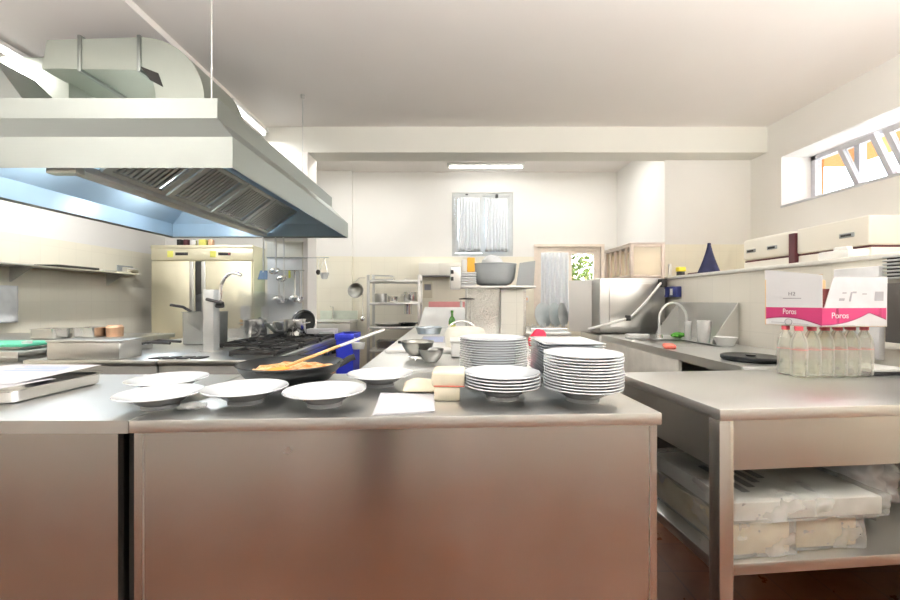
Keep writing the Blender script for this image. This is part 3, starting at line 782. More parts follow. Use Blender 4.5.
for (x,y,la) in ((-1.34,2.25,'thin hanging rod at the front corner of the hood'),(-1.40,3.80,'thin hanging rod above the far side of the hood')):
    tt=thing('hanging_rod',la,'rod',(x,y,0),0,'hood hanging rods')
    build('rod',MB().tube([(0,0,zt-.0),(0,0,ZC)],.005,8),S_dull,tt); build('eye',MB().lathe([(0,ZC-.03),(.018,ZC-.03),(.018,ZC),(0,ZC)],seg=12),S_dull,tt)

# ================================================================ COOKING RANGE
t=thing('cooking_range','stainless cooking range with black cast iron burner grates below the hood','cooking range',(0,0,0))
rx0,rx1,ry0,ry1=-1.56,-.97,2.13,3.66
build('range_body',MB().rbox(rx0,rx1-.02,ry0+.01,ry1,.10,ZT-.03,.004),steel('steel_range', (.36,.36,.35), .42),t)
build('range_top',MB().rbox(rx0,rx1,ry0,ry1,ZT-.03,ZT,.004),S_h,t)
b=MB()
for x in (rx0+.08,rx1-.12):
    for y in (ry0+.1,ry1-.1): b.lathe([(0,0),(.03,0),(.025,.1),(0,.1)],x,y,0,16)
build('feet',b,black_pl,t)
build('control_panel',MB().slab([(rx1-.02,ry0+.02,ZT-.17),(rx1-.02,ry1-.02,ZT-.17),(rx1-.001,ry1-.02,ZT-.035),(rx1-.001,ry0+.02,ZT-.035)],.008),S_h,t)
for k in range(7):
    y=ry0+.18+k*.2; kb=MB().lathe([(0,0),(.026,0),(.024,.02),(.018,.032),(0,.032)],seg=18)
    M=Matrix.Translation((rx1-.006,y,ZT-.1))@Matrix.Rotation(PI/2,4,'Y'); kb.v=[M@v for v in kb.v]; build('knob',kb,black_pl,t)
build('oven_handle',MB().tube([(rx1-.02,ry0+.25,ZT-.24),(rx1+.02,ry0+.25,ZT-.24),(rx1+.02,ry1-.55,ZT-.24),(rx1-.02,ry1-.55,ZT-.24)],.01,8),S_wire,t)
for i in range(2):
    for j in range(3):
        if i==0 and j==0: continue
        cx=-1.41+i*.285; cy=ry0+.32+j*.40
        b=MB(); zg=ZT+.001
        for s in (-1,1):
            b.rbox(cx-.135,cx+.135,cy+s*.165-.008,cy+s*.165+.008,zg+.006,zg+.030,.003); b.rbox(cx+s*.127-.008,cx+s*.127+.008,cy-.165,cy+.165,zg+.006,zg+.030,.003)
        for a in range(4):
            d=Vector((math.cos(a*PI/2),math.sin(a*PI/2),0)); l0,l1=.045,(.127 if a%2==0 else .165)
            p=Vector((cx,cy,zg+.026)); b.tube([p+d*l0,p+d*l1],.009,6)
        for sx in (-1,1):
            for sy in (-1,1): b.box(cx+sx*.127-.008,cx+sx*.127+.008,cy+sy*.165-.008,cy+sy*.165+.008,zg-.001,zg+.01)
        g=build('burner_grate',b,black_iron,t)
        build('burner_cap',MB().lathe([(0,zg-.001),(.06,zg-.001),(.055,zg+.008),(.04,zg+.010),(.038,zg+.018),(0,zg+.02)],cx,cy,0,24),black_iron,g)
# pasta cooker unit
t=thing('pasta_cooker','stainless pasta cooker block with dark vent slots beside the burners','cooker',(0,0,0))
S_grey = steel('steel_grey', (.36,.36,.35), .42)
build('cooker_body',MB().rbox(-2.26,-1.565,2.13,3.4,0,ZT-.03,.004),S_grey,t)
build('cooker_top',MB().rbox(-2.265,-1.563,2.12,3.4,ZT-.03,ZT,.004),S_h,t)
for k in range(4): build('vent_slot',MB().rbox(-1.63+.075*k,-1.572+.075*k,2.16,2.24,ZT+.0005,ZT+.006,.002),black_iron,t)
build('rear_guard',MB().box(-2.2,-1.6,3.36,3.4,ZT,ZT+.08),S_dull,t)
t=thing('filler_column','tall white steel filler column with swan neck tap on the cooker','tap column',(-1.49,2.50,ZT))
build('column_post',MB().rbox(-.034,.032,-.034,.034,.001,.385,.004),plain('pale_steel',(.60,.62,.62),.3,.5),t)
build('column_foot',MB().rbox(-.05,.047,-.045,.045,.0005,.008,.003),S_h,t)
build('swan_neck',MB().tube([(.055,0,.27),(.056,0,.34)]+[(.055+.085*(1-math.cos(a)),0,.37+.12*math.sin(a)) for a in [PI*.68*i/12 for i in range(1,13)]],.010,10),S_wire,t)
b=MB(); b.tube([(-.005,-.045,.325),(.10,-.05,.30)],.010,8); b.tube([(.04,-.02,.285),(.085,-.02,.285)],.014,8); build('tap_lever',b,black_pl,t)
# square pot
t=thing('square_pot','square steel cooking pot with black handles behind the tap column','pot',(-1.80,2.95,ZT))
build('pot_body',pan_shell(.11,.11,.235,.02,.003,.008),steel('steel_square_pot',(.40,.42,.42),.4),t)
for s,z in ((-1,.25),(1,.245)): build('pot_handle',MB().tube([(s*.05-.02,-.06,.236),(s*.09-.03,-.075,z+.02),(s*.17-.03,-.09,z+.035)],.010,8),black_pl,t)
t=thing('frying_basket','pair of dark handled baskets on the cooker top edge','basket',(-2.02,2.55,ZT))
build('basket_frame',MB().rbox(-.10,.04,-.05,.12,.001,.03,.006),S_dull,t)
for k in range(2): build('basket_handle',MB().tube([(.03,-.02+.1*k,.035),(.12,-.04+.1*k,.055),(.27,-.05+.1*k,.05)],.009,8),black_pl,t)
# pots with steam behind the burners
def pot(label,loc,R,h,mat=S_pot,ladle=True):
    t=thing('stock_pot',label,'pot',loc)
    build('pot_body',MB().lathe([(0,0),(R*.97,0),(R,.006),(R,h),(R+.006,h+.001),(R+.005,h+.005),(R-.003,h+.002),(R-.004,.008),(0,.006)],seg=36),mat,t)
    b=MB()
    for s in (-1,1): b.tube([(s*R,-.03,h*.8),(s*(R+.03),-.025,h*.82),(s*(R+.03),.025,h*.82),(s*R,.03,h*.8)],.005,6)
    build('pot_handle',b,S_wire,t)
    return t
pot('round steel pot steaming on the rear burner beside the square pot',(-1.56+.02,3.16,ZT+.032),.085,.13)
pot('second round steel pot at the rear of the burners, before the fridge',(-1.28,3.30,ZT+.032),.085,.125)
tt=thing('seasoning_jar','white jar with an orange label behind the rear pots','jar',(-1.86,3.46,ZT))
build('jar_body',MB().lathe([(0,0),(.04,0),(.042,.25),(.03,.27),(0,.27)],seg=24),white_pl,tt); build('jar_label',MB().lathe([(.0425,.1),(.0435,.1),(.0435,.15),(.0425,.15)],seg=24),orange,tt)
tt.location=(-1.80,3.52,ZT-.0)
# shelf for jars behind the cooker
solo('rear_ledge',MB().box(-2.2,-1.58,3.42,3.66,0,ZT-.002),S_dull,'low steel ledge unit behind the pasta cooker','ledge unit')
tt=thing('seasoning_jar','slim white jar near the fridge edge, right of the orange label jar','jar',(-1.64,3.55,ZT))
build('jar_body',MB().lathe([(0,0),(.03,0),(.032,.25),(.02,.265),(0,.265)],seg=24),white_pl,tt)
# upright pan lid, small pot, carton, olive handled pan at range rear
t=thing('round_pan','round steel pan standing on edge at the back of the range','pan',(-1.28,3.60,ZT+.14))
M=Matrix.Rotation(math.radians(78),4,'X')
b=MB().lathe([(0,0),(.09,0),(.12,.02),(.128,.045),(.134,.046),(.128,.05),(.115,.024),(.085,.006),(0,.005)],seg=40); b.v=[M@v for v in b.v]; build('pan_shell',b,S_pot,t)
b=MB().lathe([(0,.006),(.085,.007),(.112,.024),(.085,.012),(0,.010)],seg=40); b.v=[M@v for v in b.v]; build('pan_inside',b,black_iron,t)
t.location=(-1.30,3.585,ZT+.116); t.scale=(.84,.84,.84)
t=pot('small steel pot at the back corner of the range by the pillar',(-1.50,3.52,ZT+.001),.055,.13)
t=thing('white_carton','flat white carton lying at the back edge of the range','carton',(-1.10,3.50,ZT))
build('carton_body',MB().rbox(-.14,.11,-.05,.05,.0,.07,.006),paper,t); build('carton_label',MB().box(-.03,.09,-.0515,-.05,.02,.045),grey_pl,t)
t=thing('frying_pan','small pan with an olive green handle by the range rear corner','pan',(-1.40,3.38,ZT+.033))
build('pan_body',MB().lathe([(0,0),(.07,0),(.095,.025),(.098,.026),(.09,.024),(.07,.004),(0,.004)],seg=32),pan_black,t)
build('pan_handle',MB().tube([(-.08,0,.02),(-.14,.03,.06),(-.24,.06,.13)],.013,8,.016),olive,t)

# ladles hanging from hood edge
def ladle(label,x,y,ztop,ln,kind,mat=S_wire,hook=True):
    t=thing('ladle' if kind=='ladle' else 'spatula',label,kind,(x,y,ztop),0,'utensils hanging at the hood')
    build('handle',MB().tube([(0,.0,-.012),(0,-.012,-.004),(0,-.006,-.03),(0,0,-.06),(0,0,-ln)],.009 if ln>.3 else .007,8),white_pl if ln>.3 else S_wire,t)
    if kind=='ladle':
        R=.058 if ln>.3 else .052
        b=MB().lathe([(0,-R*.8),(R*.5,-R*.68),(R*.85,-R*.35),(R,0),(R*.93,0),(R*.8,-R*.3),(R*.46,-R*.58),(0,-R*.7)],seg=24)
        M=Matrix.Translation((0,-R*.8,-ln))@Matrix.Rotation(math.radians(35),4,'X'); b.v=[M@v for v in b.v]
        build('ladle_bowl',b,S_wire,t)
    else:
        build('blade',MB().prism([(-.05,-.10),(.055,-.10),(.045,0),(-.035,0)],-.003,.003,Matrix.Translation((0,0,-ln+.02))@Matrix.Rotation(PI/2-.25,4,'X')@Matrix.Scale(1,4)),mat,t)
    return t
hz=1.898
ladle('long spatula with a blue grey blade, hanging at the hood corner',-2.02,4.33,hz,.38,'spatula',plain('blue_grey',(.13,.20,.30),.4,.3))
ladle('long ladle hanging next to the blue spatula',-1.885,4.33,hz,.36,'ladle')
ladle('long ladle hanging third from the fridge, before the pillar',-1.80,4.33,hz,.44,'ladle')
t=thing('utensil_rail','thin steel utensil rail fixed across the pillar','rail',(0,0,0))
build('rail_bar',MB().tube([(-2.04,4.46,1.69),(-1.35,4.46,1.69)],.005,8).tube([(-1.94,4.455,1.55),(-1.62,4.455,1.55)],.005,8),S_wire,t)
b=MB()
for x,z in ((-2.0,1.69),(-1.68,1.69),(-1.92,1.55),(-1.64,1.55)): b.tube([(x,4.455,z),(x,4.49,z)],.005,6)
build('bracket',b,S_wire,t)
for i,(x,ln,la) in enumerate(((-1.90,.31,'short ladle, first on the pillar rail'),(-1.845,.34,'short ladle, second on the pillar rail'),(-1.72,.30,'short ladle, third on the pillar rail, past the gap'),(-1.665,.32,'short ladle at the end of the pillar rail'))):
    ladle(la,x,4.44,1.548,ln,'ladle')
solo('yellow_tag',MB().rbox(-.012,.012,-.003,.003,-.05,.03,.002),yellow_lab,'small yellow tag hanging among the short ladles','tag',(-1.785,4.447,1.515))

# ================================================================ LEFT SIDE
t=thing('left_worktop','stainless worktop along the left wall with steel pans on it','worktop',(0,0,0))
build('worktop_top',MB().rbox(-4.28,-2.68,2.48,3.9,ZT-.04,ZT,.004),S_h,t)
build('worktop_body',MB().box(-4.27,-2.72,2.52,3.88,.0,ZT-.04),S_dull,t)
t=thing('left_cooker','stainless cooking appliance behind the lower left counter','cooker',(0,0,0))
build('cooker_body',MB().rbox(-3.4,-2.29,1.98,2.47,0,.80,.006),S_dull,t)
build('cooker_edge',MB().rbox(-3.4,-2.285,1.96,2.472,.80,.835,.004),S_h,t)
t=thing('steel_box','plain grey steel box standing on the cooker before the left worktop','box',(-1.90,2.03,0))
bx=at(46,362,2.1)
t.location=(-1.93,2.0,0)
t.location=(-2.16,2.16,ZT+.001)
t=bpy.data.objects[t.name]
build('box_body',MB().rbox(-.04,.045,-.03,.30,.0,.0005,.0001) if False else MB().rbox(0.0,.39,-.02,.14,0,.092,.006),S_dull,t)
build('box_lid',MB().rbox(-.004,.394,-.024,.144,.092,.102,.003),S_h,t)
def gn(label,loc,w,l,h):
    o=solo('steel_pan',pan_shell(w,l,h,.02,.003,.008),S_pot,label,'pan',loc,0,'steel pans on the left worktop'); return o
gn('deep steel pan on the left worktop, nearer the camera',(-3.30,3.32,ZT),.10,.09,.085)
gn('deep steel pan on the left worktop, beside the copper tin',(-3.10,3.46,ZT),.085,.09,.085)
solo('copper_tin',MB().lathe([(0,0),(.06,0),(.065,.08),(.05,.1),(0,.1)],seg=28),copper,'copper coloured tin on the left worktop beyond the steel pans','tin',(-2.95,3.52,ZT))
t=thing('green_chopping_board','green chopping board with a white knob end on the left worktop','board',(-3.0,2.68,ZT))
build('board',MB().rbox(-.5,.27,-.12,.14,.018,.036,.004),green_board,t); build('board_foot',MB().box(-.4,.2,-.08,.1,0,.018),S_dull,t)
build('knob',MB().lathe([(0,.036),(.025,.036),(.025,.052),(0,.055)],.24,-.07,0,18),white_pl,t)
t=thing('wall_shelf','long thin steel shelf on the left tiled wall','shelf',(0,0,0))
build('shelf_plate',MB().rbox(-4.298,-4.02,2.6,5.2,1.545,1.56,.003),S_h,t)
for y in (2.8,3.9,5.0): build('bracket',MB().slab([(-4.298,y,1.40),(-4.298,y,1.545),(-4.06,y,1.545),(-4.28,y,1.40)],.004),S_h,t)
solo('baking_tray',MB().rbox(-.13,.13,-.24,.24,0,.025,.006),dark_in,'dark baking tray lying on the left wall shelf','tray',(-4.15,4.35,1.561))
solo('baking_tray',MB().rbox(-.12,.12,-.20,.20,0,.012,.004),S_dull,'thin grey baking tray further along the left wall shelf','tray',(-4.15,4.86,1.561))
t=thing('roll_holder','chrome roll holder on the left wall before the fridge','holder',(-4.23,5.28,1.55))
build('roll',MB().tube([(0,-.09,.05),(0,.09,.05)],.05,18),S_wire,t); build('holder_plate',MB().box(-.068,-.048,-.12,.12,0,.12),grey_pl,t)
b=MB(); 
def fn(u,v):
    return Vector((0.02+.03*math.sin(u*PI)*(.4+.6*v)+.012*noise.noise(Vector((u*6,v*6,3))), -.12+.26*u, .36*(1-v)))
b.grid(16,18,fn); o=solo('plastic_bag',b,bag_white,'white plastic bag hanging on the left tiled wall','bag',(-4.295,3.82,1.0),ang=80)
o.modifiers.new('thick','SOLIDIFY').thickness=.002
# fridge
t=thing('upright_fridge','tall double door steel fridge with yellow stickers at the back left','fridge',(-4.05,5.42,0))
fw=1.38; fz=1.96
build('fridge_body',MB().rbox(0,fw,.03,.60,.12,fz,.008),S_fridge,t)
build('top_panel',MB().rbox(0,fw,0,.03,1.76,fz-.04,.004),S_fridge,t); build('top_rim',MB().rbox(-.004,fw+.004,-.006,.03,fz-.04,fz+.004,.004),S_fridge,t)
for (a,c,hx) in ((.012,.60,.555),(.70,fw-.012,.715)):
    d=build('fridge_door',MB().rbox(a,c,-.012,.03,.14,1.745,.006),S_fridge,t)
    build('door_handle',MB().rbox(hx-.02 if a<.1 else hx-.02,hx+.035,-.028,-.0125,.4,1.74,.005),S_h if a<.1 else S_dull,d)
build('centre_post',MB().rbox(.605,.695,-.004,.03,.14,1.745,.004),dark_in,t)
for x in (.22,.80): build('yellow_sticker',MB().rbox(x,x+.08,-.003,.0,1.80,1.885,.001),yellow_lab,t)
for x in (.33,.91): build('display',MB().rbox(x,x+.17,-.004,.0,1.825,1.865,.001),black_pl,t)
build('red_light',MB().box(1.05,1.065,-.006,-.004,1.84,1.85),cap_pink,t)
b=MB()
for x in (.08,1.3):
    for y in (.1,.55): b.lathe([(0,0),(.03,0),(.025,.12),(0,.12)],x,y,0,14)
build('feet',b,black_pl,t)
xs=-3.76
for i,(w,m,la) in enumerate(((.06,dark_in,'dark tin on top of the fridge, first in the row'),(.06,maroon,'dark red tin on the fridge top, second in the row'),(.09,S_wire,'shiny tin on the fridge top, third in the row'),(.10,yellow_lab,'pale yellow box on the fridge top, fourth in the row'),(.06,copper,'copper tin on the fridge top, last in the row'))):
    solo('storage_tin',MB().rbox(0,w,0,.06,0,.09,.008),m,la,'tin',(xs,5.5,fz+.005),0,'tins on the fridge'); xs+=w+.03
# doorway panel between fridge and pillar
d1=struct('door_1',MB().box(-2.56,-2.08,5.98,6.03,0,1.9),door_green)
build('door_glass',MB().box(-2.48,-2.14,5.972,5.98,1.05,1.62),door_cyan,d1)
b=MB()
for z in (1.2,1.45): b.tube([(-2.53,5.975,z),(-2.53,5.975,z+.05)],.012,8)
build('door_hinge',b,dark_in,d1)

# ================================================================ BACK OF THE ROOM
# sink trough left of rack
t=thing('wash_trough','low steel wash trough against the tiled back wall','trough',(-1.75,5.65,0))
build('trough_body',MB().rbox(-.2,.36,-.1,.36,.68,.90,.008),S_dull,t); build('trough_rim',MB().rbox(-.21,.37,-.11,.37,.90,.93,.006),S_top,t)
build('splash_back',MB().box(-.2,.36,.36,.375,.93,1.06),plain('pale_tile',(.78,.84,.72),.3),t)
build('tap',MB().tube([(.0,.33,.93),(0,.33,1.12),(0,.22,1.12)],.010,8),S_wire,t)
b=MB()
for x in (-.16,.32):
    for y in (-.06,.32): b.box(x-.02,x+.02,y-.02,y+.02,0,.68)
build('trough_legs',b,S_dull,t)
t=thing('hanging_cup','white cup and dark knob hanging on wires beside the pillar','hanging utensil',(-1.42,4.46,1.685))
build('wire',MB().tube([(-.04,0,0),(-.05,0,-.14)],.003,6).tube([(.02,0,0),(.06,0,-.17)],.003,6).tube([(.02,0,0),(-.04,0,-.17)],.003,6),S_wire,t)
b=MB(); b.lathe([(0,-.23),(.03,-.23),(.05,-.16),(.046,-.16),(.0,-.2)],.02,0,0,20); build('cup',b,white_pl,t)
b=MB(); b.sphere((-.05,0,-.155),.025,.02,.03,14,8); build('knob',b,dark_in,t)
# shelving rack
t=thing('storage_rack','steel shelving rack with pots against the back wall','shelving rack',(-1.12,5.38,0))
rw=.72; rd=.42; lv=[.20,.54,.86,1.185,1.49]
for x in (0,rw-.035):
    for y in (0,rd-.035): build('upright',MB().rbox(x,x+.035,y,y+.035,0,1.58 if y>0 else 1.56,.003),S_dull,t)
for z in lv: build('shelf',MB().rbox(.001,rw-.001,.001,rd-.001,z-.035,z,.004),S_h,t)
RX,RY=-1.12,5.38
def rpot(name,label,x,z,R,h,m=S_pot,sx=1):
    t=thing(name,label,'pot',(RX+x,RY+.17,z))
    build('pot_body',MB().lathe([(0,0),(R*.95,0),(R,.01),(R,h),(R+.006,h+.003),(R-.004,h),(R-.005,.01),(0,.008)],seg=28),m,t)
    b=MB()
    for s in (-1,1): b.tube([(s*R,-.02,h*.75),(s*(R+.025),-.02,h*.75),(s*(R+.025),.02,h*.75),(s*R,.02,h*.75)],.005,6)
    build('pot_handle',b,S_wire,t); return t
rpot('sauce_pot','dark steel pot on the second rack shelf at the left',.16,1.186,.085,.12,S_dull)
t=rpot('sauce_pot','small shiny pot leaning next to the dark pot on the rack',.33,1.186,.065,.08)
t=rpot('sauce_pot','tall shiny steel pot at the right end of the second rack shelf',.585,1.186,.11,.14)
t=thing('steel_jug','polished jug hanging below the second rack shelf at the right','jug',(RX+.56,RY-.06,1.035))
build('jug_body',MB().lathe([(0,0),(.05,0),(.052,.1),(.06,.135),(.055,.135),(.047,.1),(.045,.005),(0,.004)],seg=24),S_pot,t)
build('jug_hook',MB().tube([(0,.055,.12),(0,.054,.16)],.004,6),S_wire,t)
o=solo('oval_dish',MB().lathe([(0,0),(.16,0),(.22,.03),(.225,.033),(.15,.006),(0,.005)],seg=36),S_pot,'flat oval steel dish on the third rack shelf','dish',(RX+.27,RY+.2,.861)); o.scale=(1,.7,1)
o=solo('frying_pan',MB().lathe([(0,0),(.1,0),(.13,.04),(.135,.041),(.1,.006),(0,.005)],seg=32).tube([(.12,0,.035),(.2,-.03,.055)],.01,8),pan_black,'dark frying pan on the third rack shelf at the right','pan',(RX+.53,RY+.2,.861))
gn2=solo('steel_container',pan_shell(.14,.12,.12,.02,.003,.008),S_pot,'rectangular steel container on the low rack shelf','container',(RX+.25,RY+.2,.541))
solo('steel_container',pan_shell(.08,.10,.14,.02,.003,.008),S_pot,'narrow steel container right of the rectangular one on the rack','container',(RX+.5,RY+.2,.541))
solo('wire_rack',MB().tube([(0,0,.01),(.28,0,.01)],.007,8).tube([(0,.2,.01),(.28,.2,.01)],.007,8).tube([(0,0,.01),(0,0,.07),(.28,0,.06),(.28,0,.01)],.006,8).tube([(0,.2,.01),(0,.2,.07),(.28,.2,.06),(.28,.2,.01)],.006,8).tube([(0,0,.01),(0,.2,.01)],.006,8).tube([(.28,0,.01),(.28,.2,.01)],.006,8),S_wire,'small wire rack lying on top of the shelving','wire rack',(RX+.05,RY+.1,1.492))
solo('pot_cover',MB().lathe([(0,.03),(.01,.03),(.012,.02),(.03,.018),(.10,.004),(.105,0),(.1,0),(0,.012)],seg=28),S_wire,'shiny steel lid lying on top of the shelving','lid',(RX+.5,RY+.2,1.491))
t=thing('hanging_colander','round grey colander hanging on the left side of the rack','colander',(RX-.155,RY+.02,1.35))
M=Matrix.Rotation(math.radians(75),4,'X')@Matrix.Rotation(0,4,'Y')
b=MB().lathe([(0,-.07),(.06,-.06),(.1,-.03),(.118,0),(.125,0),(.122,.004),(.112,0),(.095,-.025),(.055,-.053),(0,-.062)],seg=30); b.v=[M@(v*.85) for v in b.v]; build('bowl_shell',b,steel('steel_colander',(.36,.36,.33),.4),t)
build('hook_wire',MB().tube([(0,0,.12),(.05,.01,.17),(.13,.015,.17)],.004,6),S_wire,t)
solo('ladle',MB().tube([(0,0,0),(0,0,-.3)],.006,8).sphere((0,-.02,-.33),.03,.02,.035,12,8),S_wire,'thin ladle hanging down the left side of the rack','ladle',(RX-.05,RY-.02,1.30))
# blue bin
t=thing('blue_bin','tall blue plastic bin beside the cooking range','bin',(-.855,3.36,0))
b=MB(); A=[(-.07,-.12),(.07,-.12),(.07,.12),(-.07,.12)]
vs=[(x*.9,y*.9,0) for x,y in A]+[(x,y,.93) for x,y in A]+[(x*.94,y*.94,.93) for x,y in A]+[(x*.85,y*.85,.03) for x,y in A]
fs=[(3,2,1,0)]
for i in range(3):
    for k in range(4): fs.append((i*4+k,i*4+(k+1)%4,(i+1)*4+(k+1)%4,(i+1)*4+k))
fs.append((12,13,14,15)); b.add(vs,fs); build('bin_body',b,blue_pl,t,ang=20)
build('bin_rim',MB().rbox(-.078,.078,-.128,-.116,.90,.945,.004).rbox(-.078,.078,.116,.128,.90,.945,.004).rbox(-.078,-.066,-.116,.116,.90,.945,.004).rbox(.066,.078,-.116,.116,.90,.945,.004),blue_pl,t)
t=thing('white_scoop','white scoop sticking out beside the blue bin','scoop',(-.742,3.24,.825))
build('scoop_bowl',MB().lathe([(0,0),(.045,0),(.05,.02),(.055,.05),(.05,.05),(.045,.02),(0,.006)],seg=20),white_pl,t)
build('scoop_hook',MB().tube([(-.04,.0,.045),(-.028,.0,.09)],.006,6),white_pl,t)
# notice on back wall
t=thing('wall_notice','small white notice with a dark picture on the back wall','notice',(-.34,YB-.006,1.30))
build('notice_sheet',MB().box(-.07,.07,-.003,.004,-.05,.20),cream_paper,t); build('notice_picture',MB().box(-.05,.05,-.005,-.003,.07,.16),print_grey,t)
t=thing('wall_cupboard','low cream cupboard with a dark lower edge on the back wall right of the rack','cupboard',(-.46,YB,1.57))
build('cupboard_body',MB().rbox(0,.62,-.22,-.001,.012,.20,.004),cab_white,t); build('cupboard_door',MB().rbox(.03,.30,-.23,-.22,.02,.19,.003),cab_white,t); build('cupboard_door',MB().rbox(.31,.60,-.23,-.22,.02,.19,.003),cab_white,t)
build('lower_edge',MB().box(0,.62,-.225,-.001,0,.012),print_grey,t)
# outlet boxes on back wall
for (px,py,la) in ((526,299,'small socket box on the back wall left of the curtain'),):
    p=at(px,py,YB); t=thing('wall_socket',la,'socket',(p.x,YB-.001,p.z)); build('plate',MB().rbox(-.04,.04,-.012,0,-.05,.05,.004),white_pl,t); build('insert',MB().box(-.022,.022,-.015,-.012,-.02,.02),copper,t)

# ================================================================ DISHWASHING CORNER
# outfeed table with plate rack
t=thing('outfeed_table','low steel draining table beside the dishwasher','table',(0,0,0))
build('table_top',MB().rbox(.72,1.20,3.95,4.55,ZT-.04,ZT,.004),S_top,t)
b=MB()
for x in (.76,1.16):
    for y in (4.0,4.5): b.box(x-.02,x+.02,y-.02,y+.02,0,ZT-.04)
build('table_legs',b,S_dull,t)
t=thing('plate_rack','wire drying rack holding upright plates','rack',(1.02,4.18,ZT))
b=MB()
for y in (-.12,.12): b.tube([(-.2,y,.03),(.17,y,.03)],.006,8)
for k in range(9): 
    x=-.18+k*.042; b.tube([(x,-.12,.03),(x,.12,.03)],.003,6)
    b.tube([(x,-.12,.03),(x,-.12,.075)],.003,6); b.tube([(x,.12,.03),(x,.12,.075)],.003,6)
for x in (-.2,.17):
    for y in (-.12,.12): b.tube([(x,y,0),(x,y,.03)],.006,8)
build('rack_wires',b,S_wire,t)
for i,(x,rz,la) in enumerate(((.965,.95,'pale plate standing upright in the drying rack, at its left end'),(1.08,1.2,'plate standing upright in the drying rack, in the middle'),(1.16,1.3,'plate standing upright in the drying rack, right of the middle one'))):
    R=.128
    b=MB().lathe([(0,0),(.07,0),(.075,.004),(R*.95,.014),(R,.018),(R*.98,.02),(.075,.008),(0,.006)],seg=40)
    M=Matrix.Rotation(PI/2-.12,4,'X'); b.v=[M@v for v in b.v]
    solo('upright_plate',b,plain('plate_grey%d'%i,(.72,.78,.80),.2),la,'plate',(x,4.17,ZT+.036+R),rz-.4,'plates in the drying rack',ang=50)
# dishwasher
t=thing('dishwasher','stainless hood dishwasher with a bent handle bar','dishwasher',(0,0,0))
dx0,dx1,dyf=1.43,2.06,3.76
build('washer_body',MB().rbox(dx0,dx1,dyf+.08,dyf+.62,.05,.88,.006),S_dull,t)
build('washer_hood',MB().rbox(dx0,dx1,dyf+.06,dyf+.76,.90,1.43,.01),S_dull,t)
build('front_panel',MB().rbox(dx0+.09,dx1-.14,dyf+.048,dyf+.06,.96,1.38,.004),S_h,t)
build('side_shield',MB().slab([(1.22,4.10,.90),(1.425,4.02,.90),(1.425,4.02,1.42),(1.22,4.10,1.42)],-.012),S_dull,t)
build('handle_bar',MB().tube([at(588,329,3.62),at(610,323.5,3.64),at(626,319,3.66),at(632,316,3.66),at(645,303,3.70),at(661,283,3.76)],.012,10),white_pl,t)
b=MB(); p=at(628,318,3.66); b.rbox(-.02,.02,-.02,.02,-.025,.025,.005); b.v=[v+p for v in b.v]; build('handle_joint',b,dark_in,t)
build('pivot',MB().rbox(1.985,2.03,dyf-.02,dyf+.06,1.34,1.42,.006).rbox(1.985,2.03,dyf,dyf+.06,.93,1.0,.006),dark_in,t)
# crate on top
t=thing('dish_crate','beige see through crate standing on top of the dishwasher','crate',(1.75,3.86,1.432))
cw,cd,ch=.30,.62,.33
b=MB()
for x in (0,cw):
    for y in (0,cd): b.rbox(x-.016,x+.016,y-.016,y+.016,0,ch,.004)
for y in (0,cd): b.rbox(0,cw,y-.012,y+.012,ch-.03,ch,.004); b.rbox(0,cw,y-.012,y+.012,0,.03,.004)
for x in (0,cw): b.rbox(x-.012,x+.012,0,cd,ch-.03,ch,.004); b.rbox(x-.012,x+.012,0,cd,0,.03,.004)
build('crate_frame',b,plain('beige_frame',(.70,.60,.52),.5),t)
build('crate_panel',MB().box(.016,cw-.016,-.004,.004,.03,ch-.03),crate_m,t); build('crate_panel',MB().box(.016,cw-.016,cd-.004,cd+.004,.03,ch-.03),crate_m,t)
b=MB()
for k in range(4): b.box(-.006,.006,.10+k*.125,.135+k*.125,.03,ch-.03)
build('crate_slats',b,plain('beige_slat',(.74,.62,.52),.5),t)
build('crate_lid',MB().rbox(-.02,cw+.02,-.02,cd+.02,ch,ch+.012,.004),plain('pale_lid',(.86,.78,.72),.5),t)

# ================================================================ SINK RUN AND PARTITION
struct('wall_partition',MB().box(2.10,2.28,.9,4.75,0,1.42),cream_tile)
struct('trim_5',MB().rbox(2.085,2.30,.9,4.75,1.42,1.445,.004),plain('ledge_white',(.87,.86,.80),.4))
t=thing('sink_counter','long stainless sink counter along the low tiled partition','sink counter',(0,0,0))
sx0,sx1,sy0,sy1=1.40,2.085,1.92,3.70
b=MB(); hx0,hx1,hy0,hy1=1.50,1.88,2.75,3.25
b.box(sx0,hx0,sy0,sy1,ZT-.05,ZT); b.box(hx1,sx1,sy0,sy1,ZT-.05,ZT); b.box(hx0,hx1,sy0,hy0,ZT-.05,ZT); b.box(hx0,hx1,hy1,sy1,ZT-.05,ZT)
build('counter_top',b,S_top,t)
b=MB(); b.box(hx0-.004,hx0,hy0,hy1,ZT-.008,ZT-.001); b.box(hx1,hx1+.004,hy0,hy1,ZT-.008,ZT-.001); b.box(hx0,hx1,hy0-.004,hy0,ZT-.008,ZT-.001); b.box(hx0,hx1,hy1,hy1+.004,ZT-.008,ZT-.001); b.box(hx0,hx1,hy0,hy1,ZT-.012,ZT-.008)
build('basin',b,S_h,t)
build('apron',MB().box(sx0,sx0+.02,2.45,sy1,.35,ZT-.05),plain('pale_apron',(.88,.85,.77),.35,0),t)
build('end_strip',MB().rbox(sx0+.001,sx0+.5,sy0-.014,sy0-.001,ZT-.05,ZT-.002,.002),white_pl,t)
build('under_counter_shade',MB().box(sx0+.10,sx1,sy0+.12,sy1-.02,0,ZT-.32),dark_in,t)  # dark block painting the shade in the space below the counter
b=MB(); b.box(sx0+.02,sx0+.06,sy0+.02,sy0+.06,0,ZT-.05); b.box(sx1-.06,sx1-.02,sy0+.02,sy0+.06,0,ZT-.05); build('counter_leg',b,S_dull,t)
b=MB()
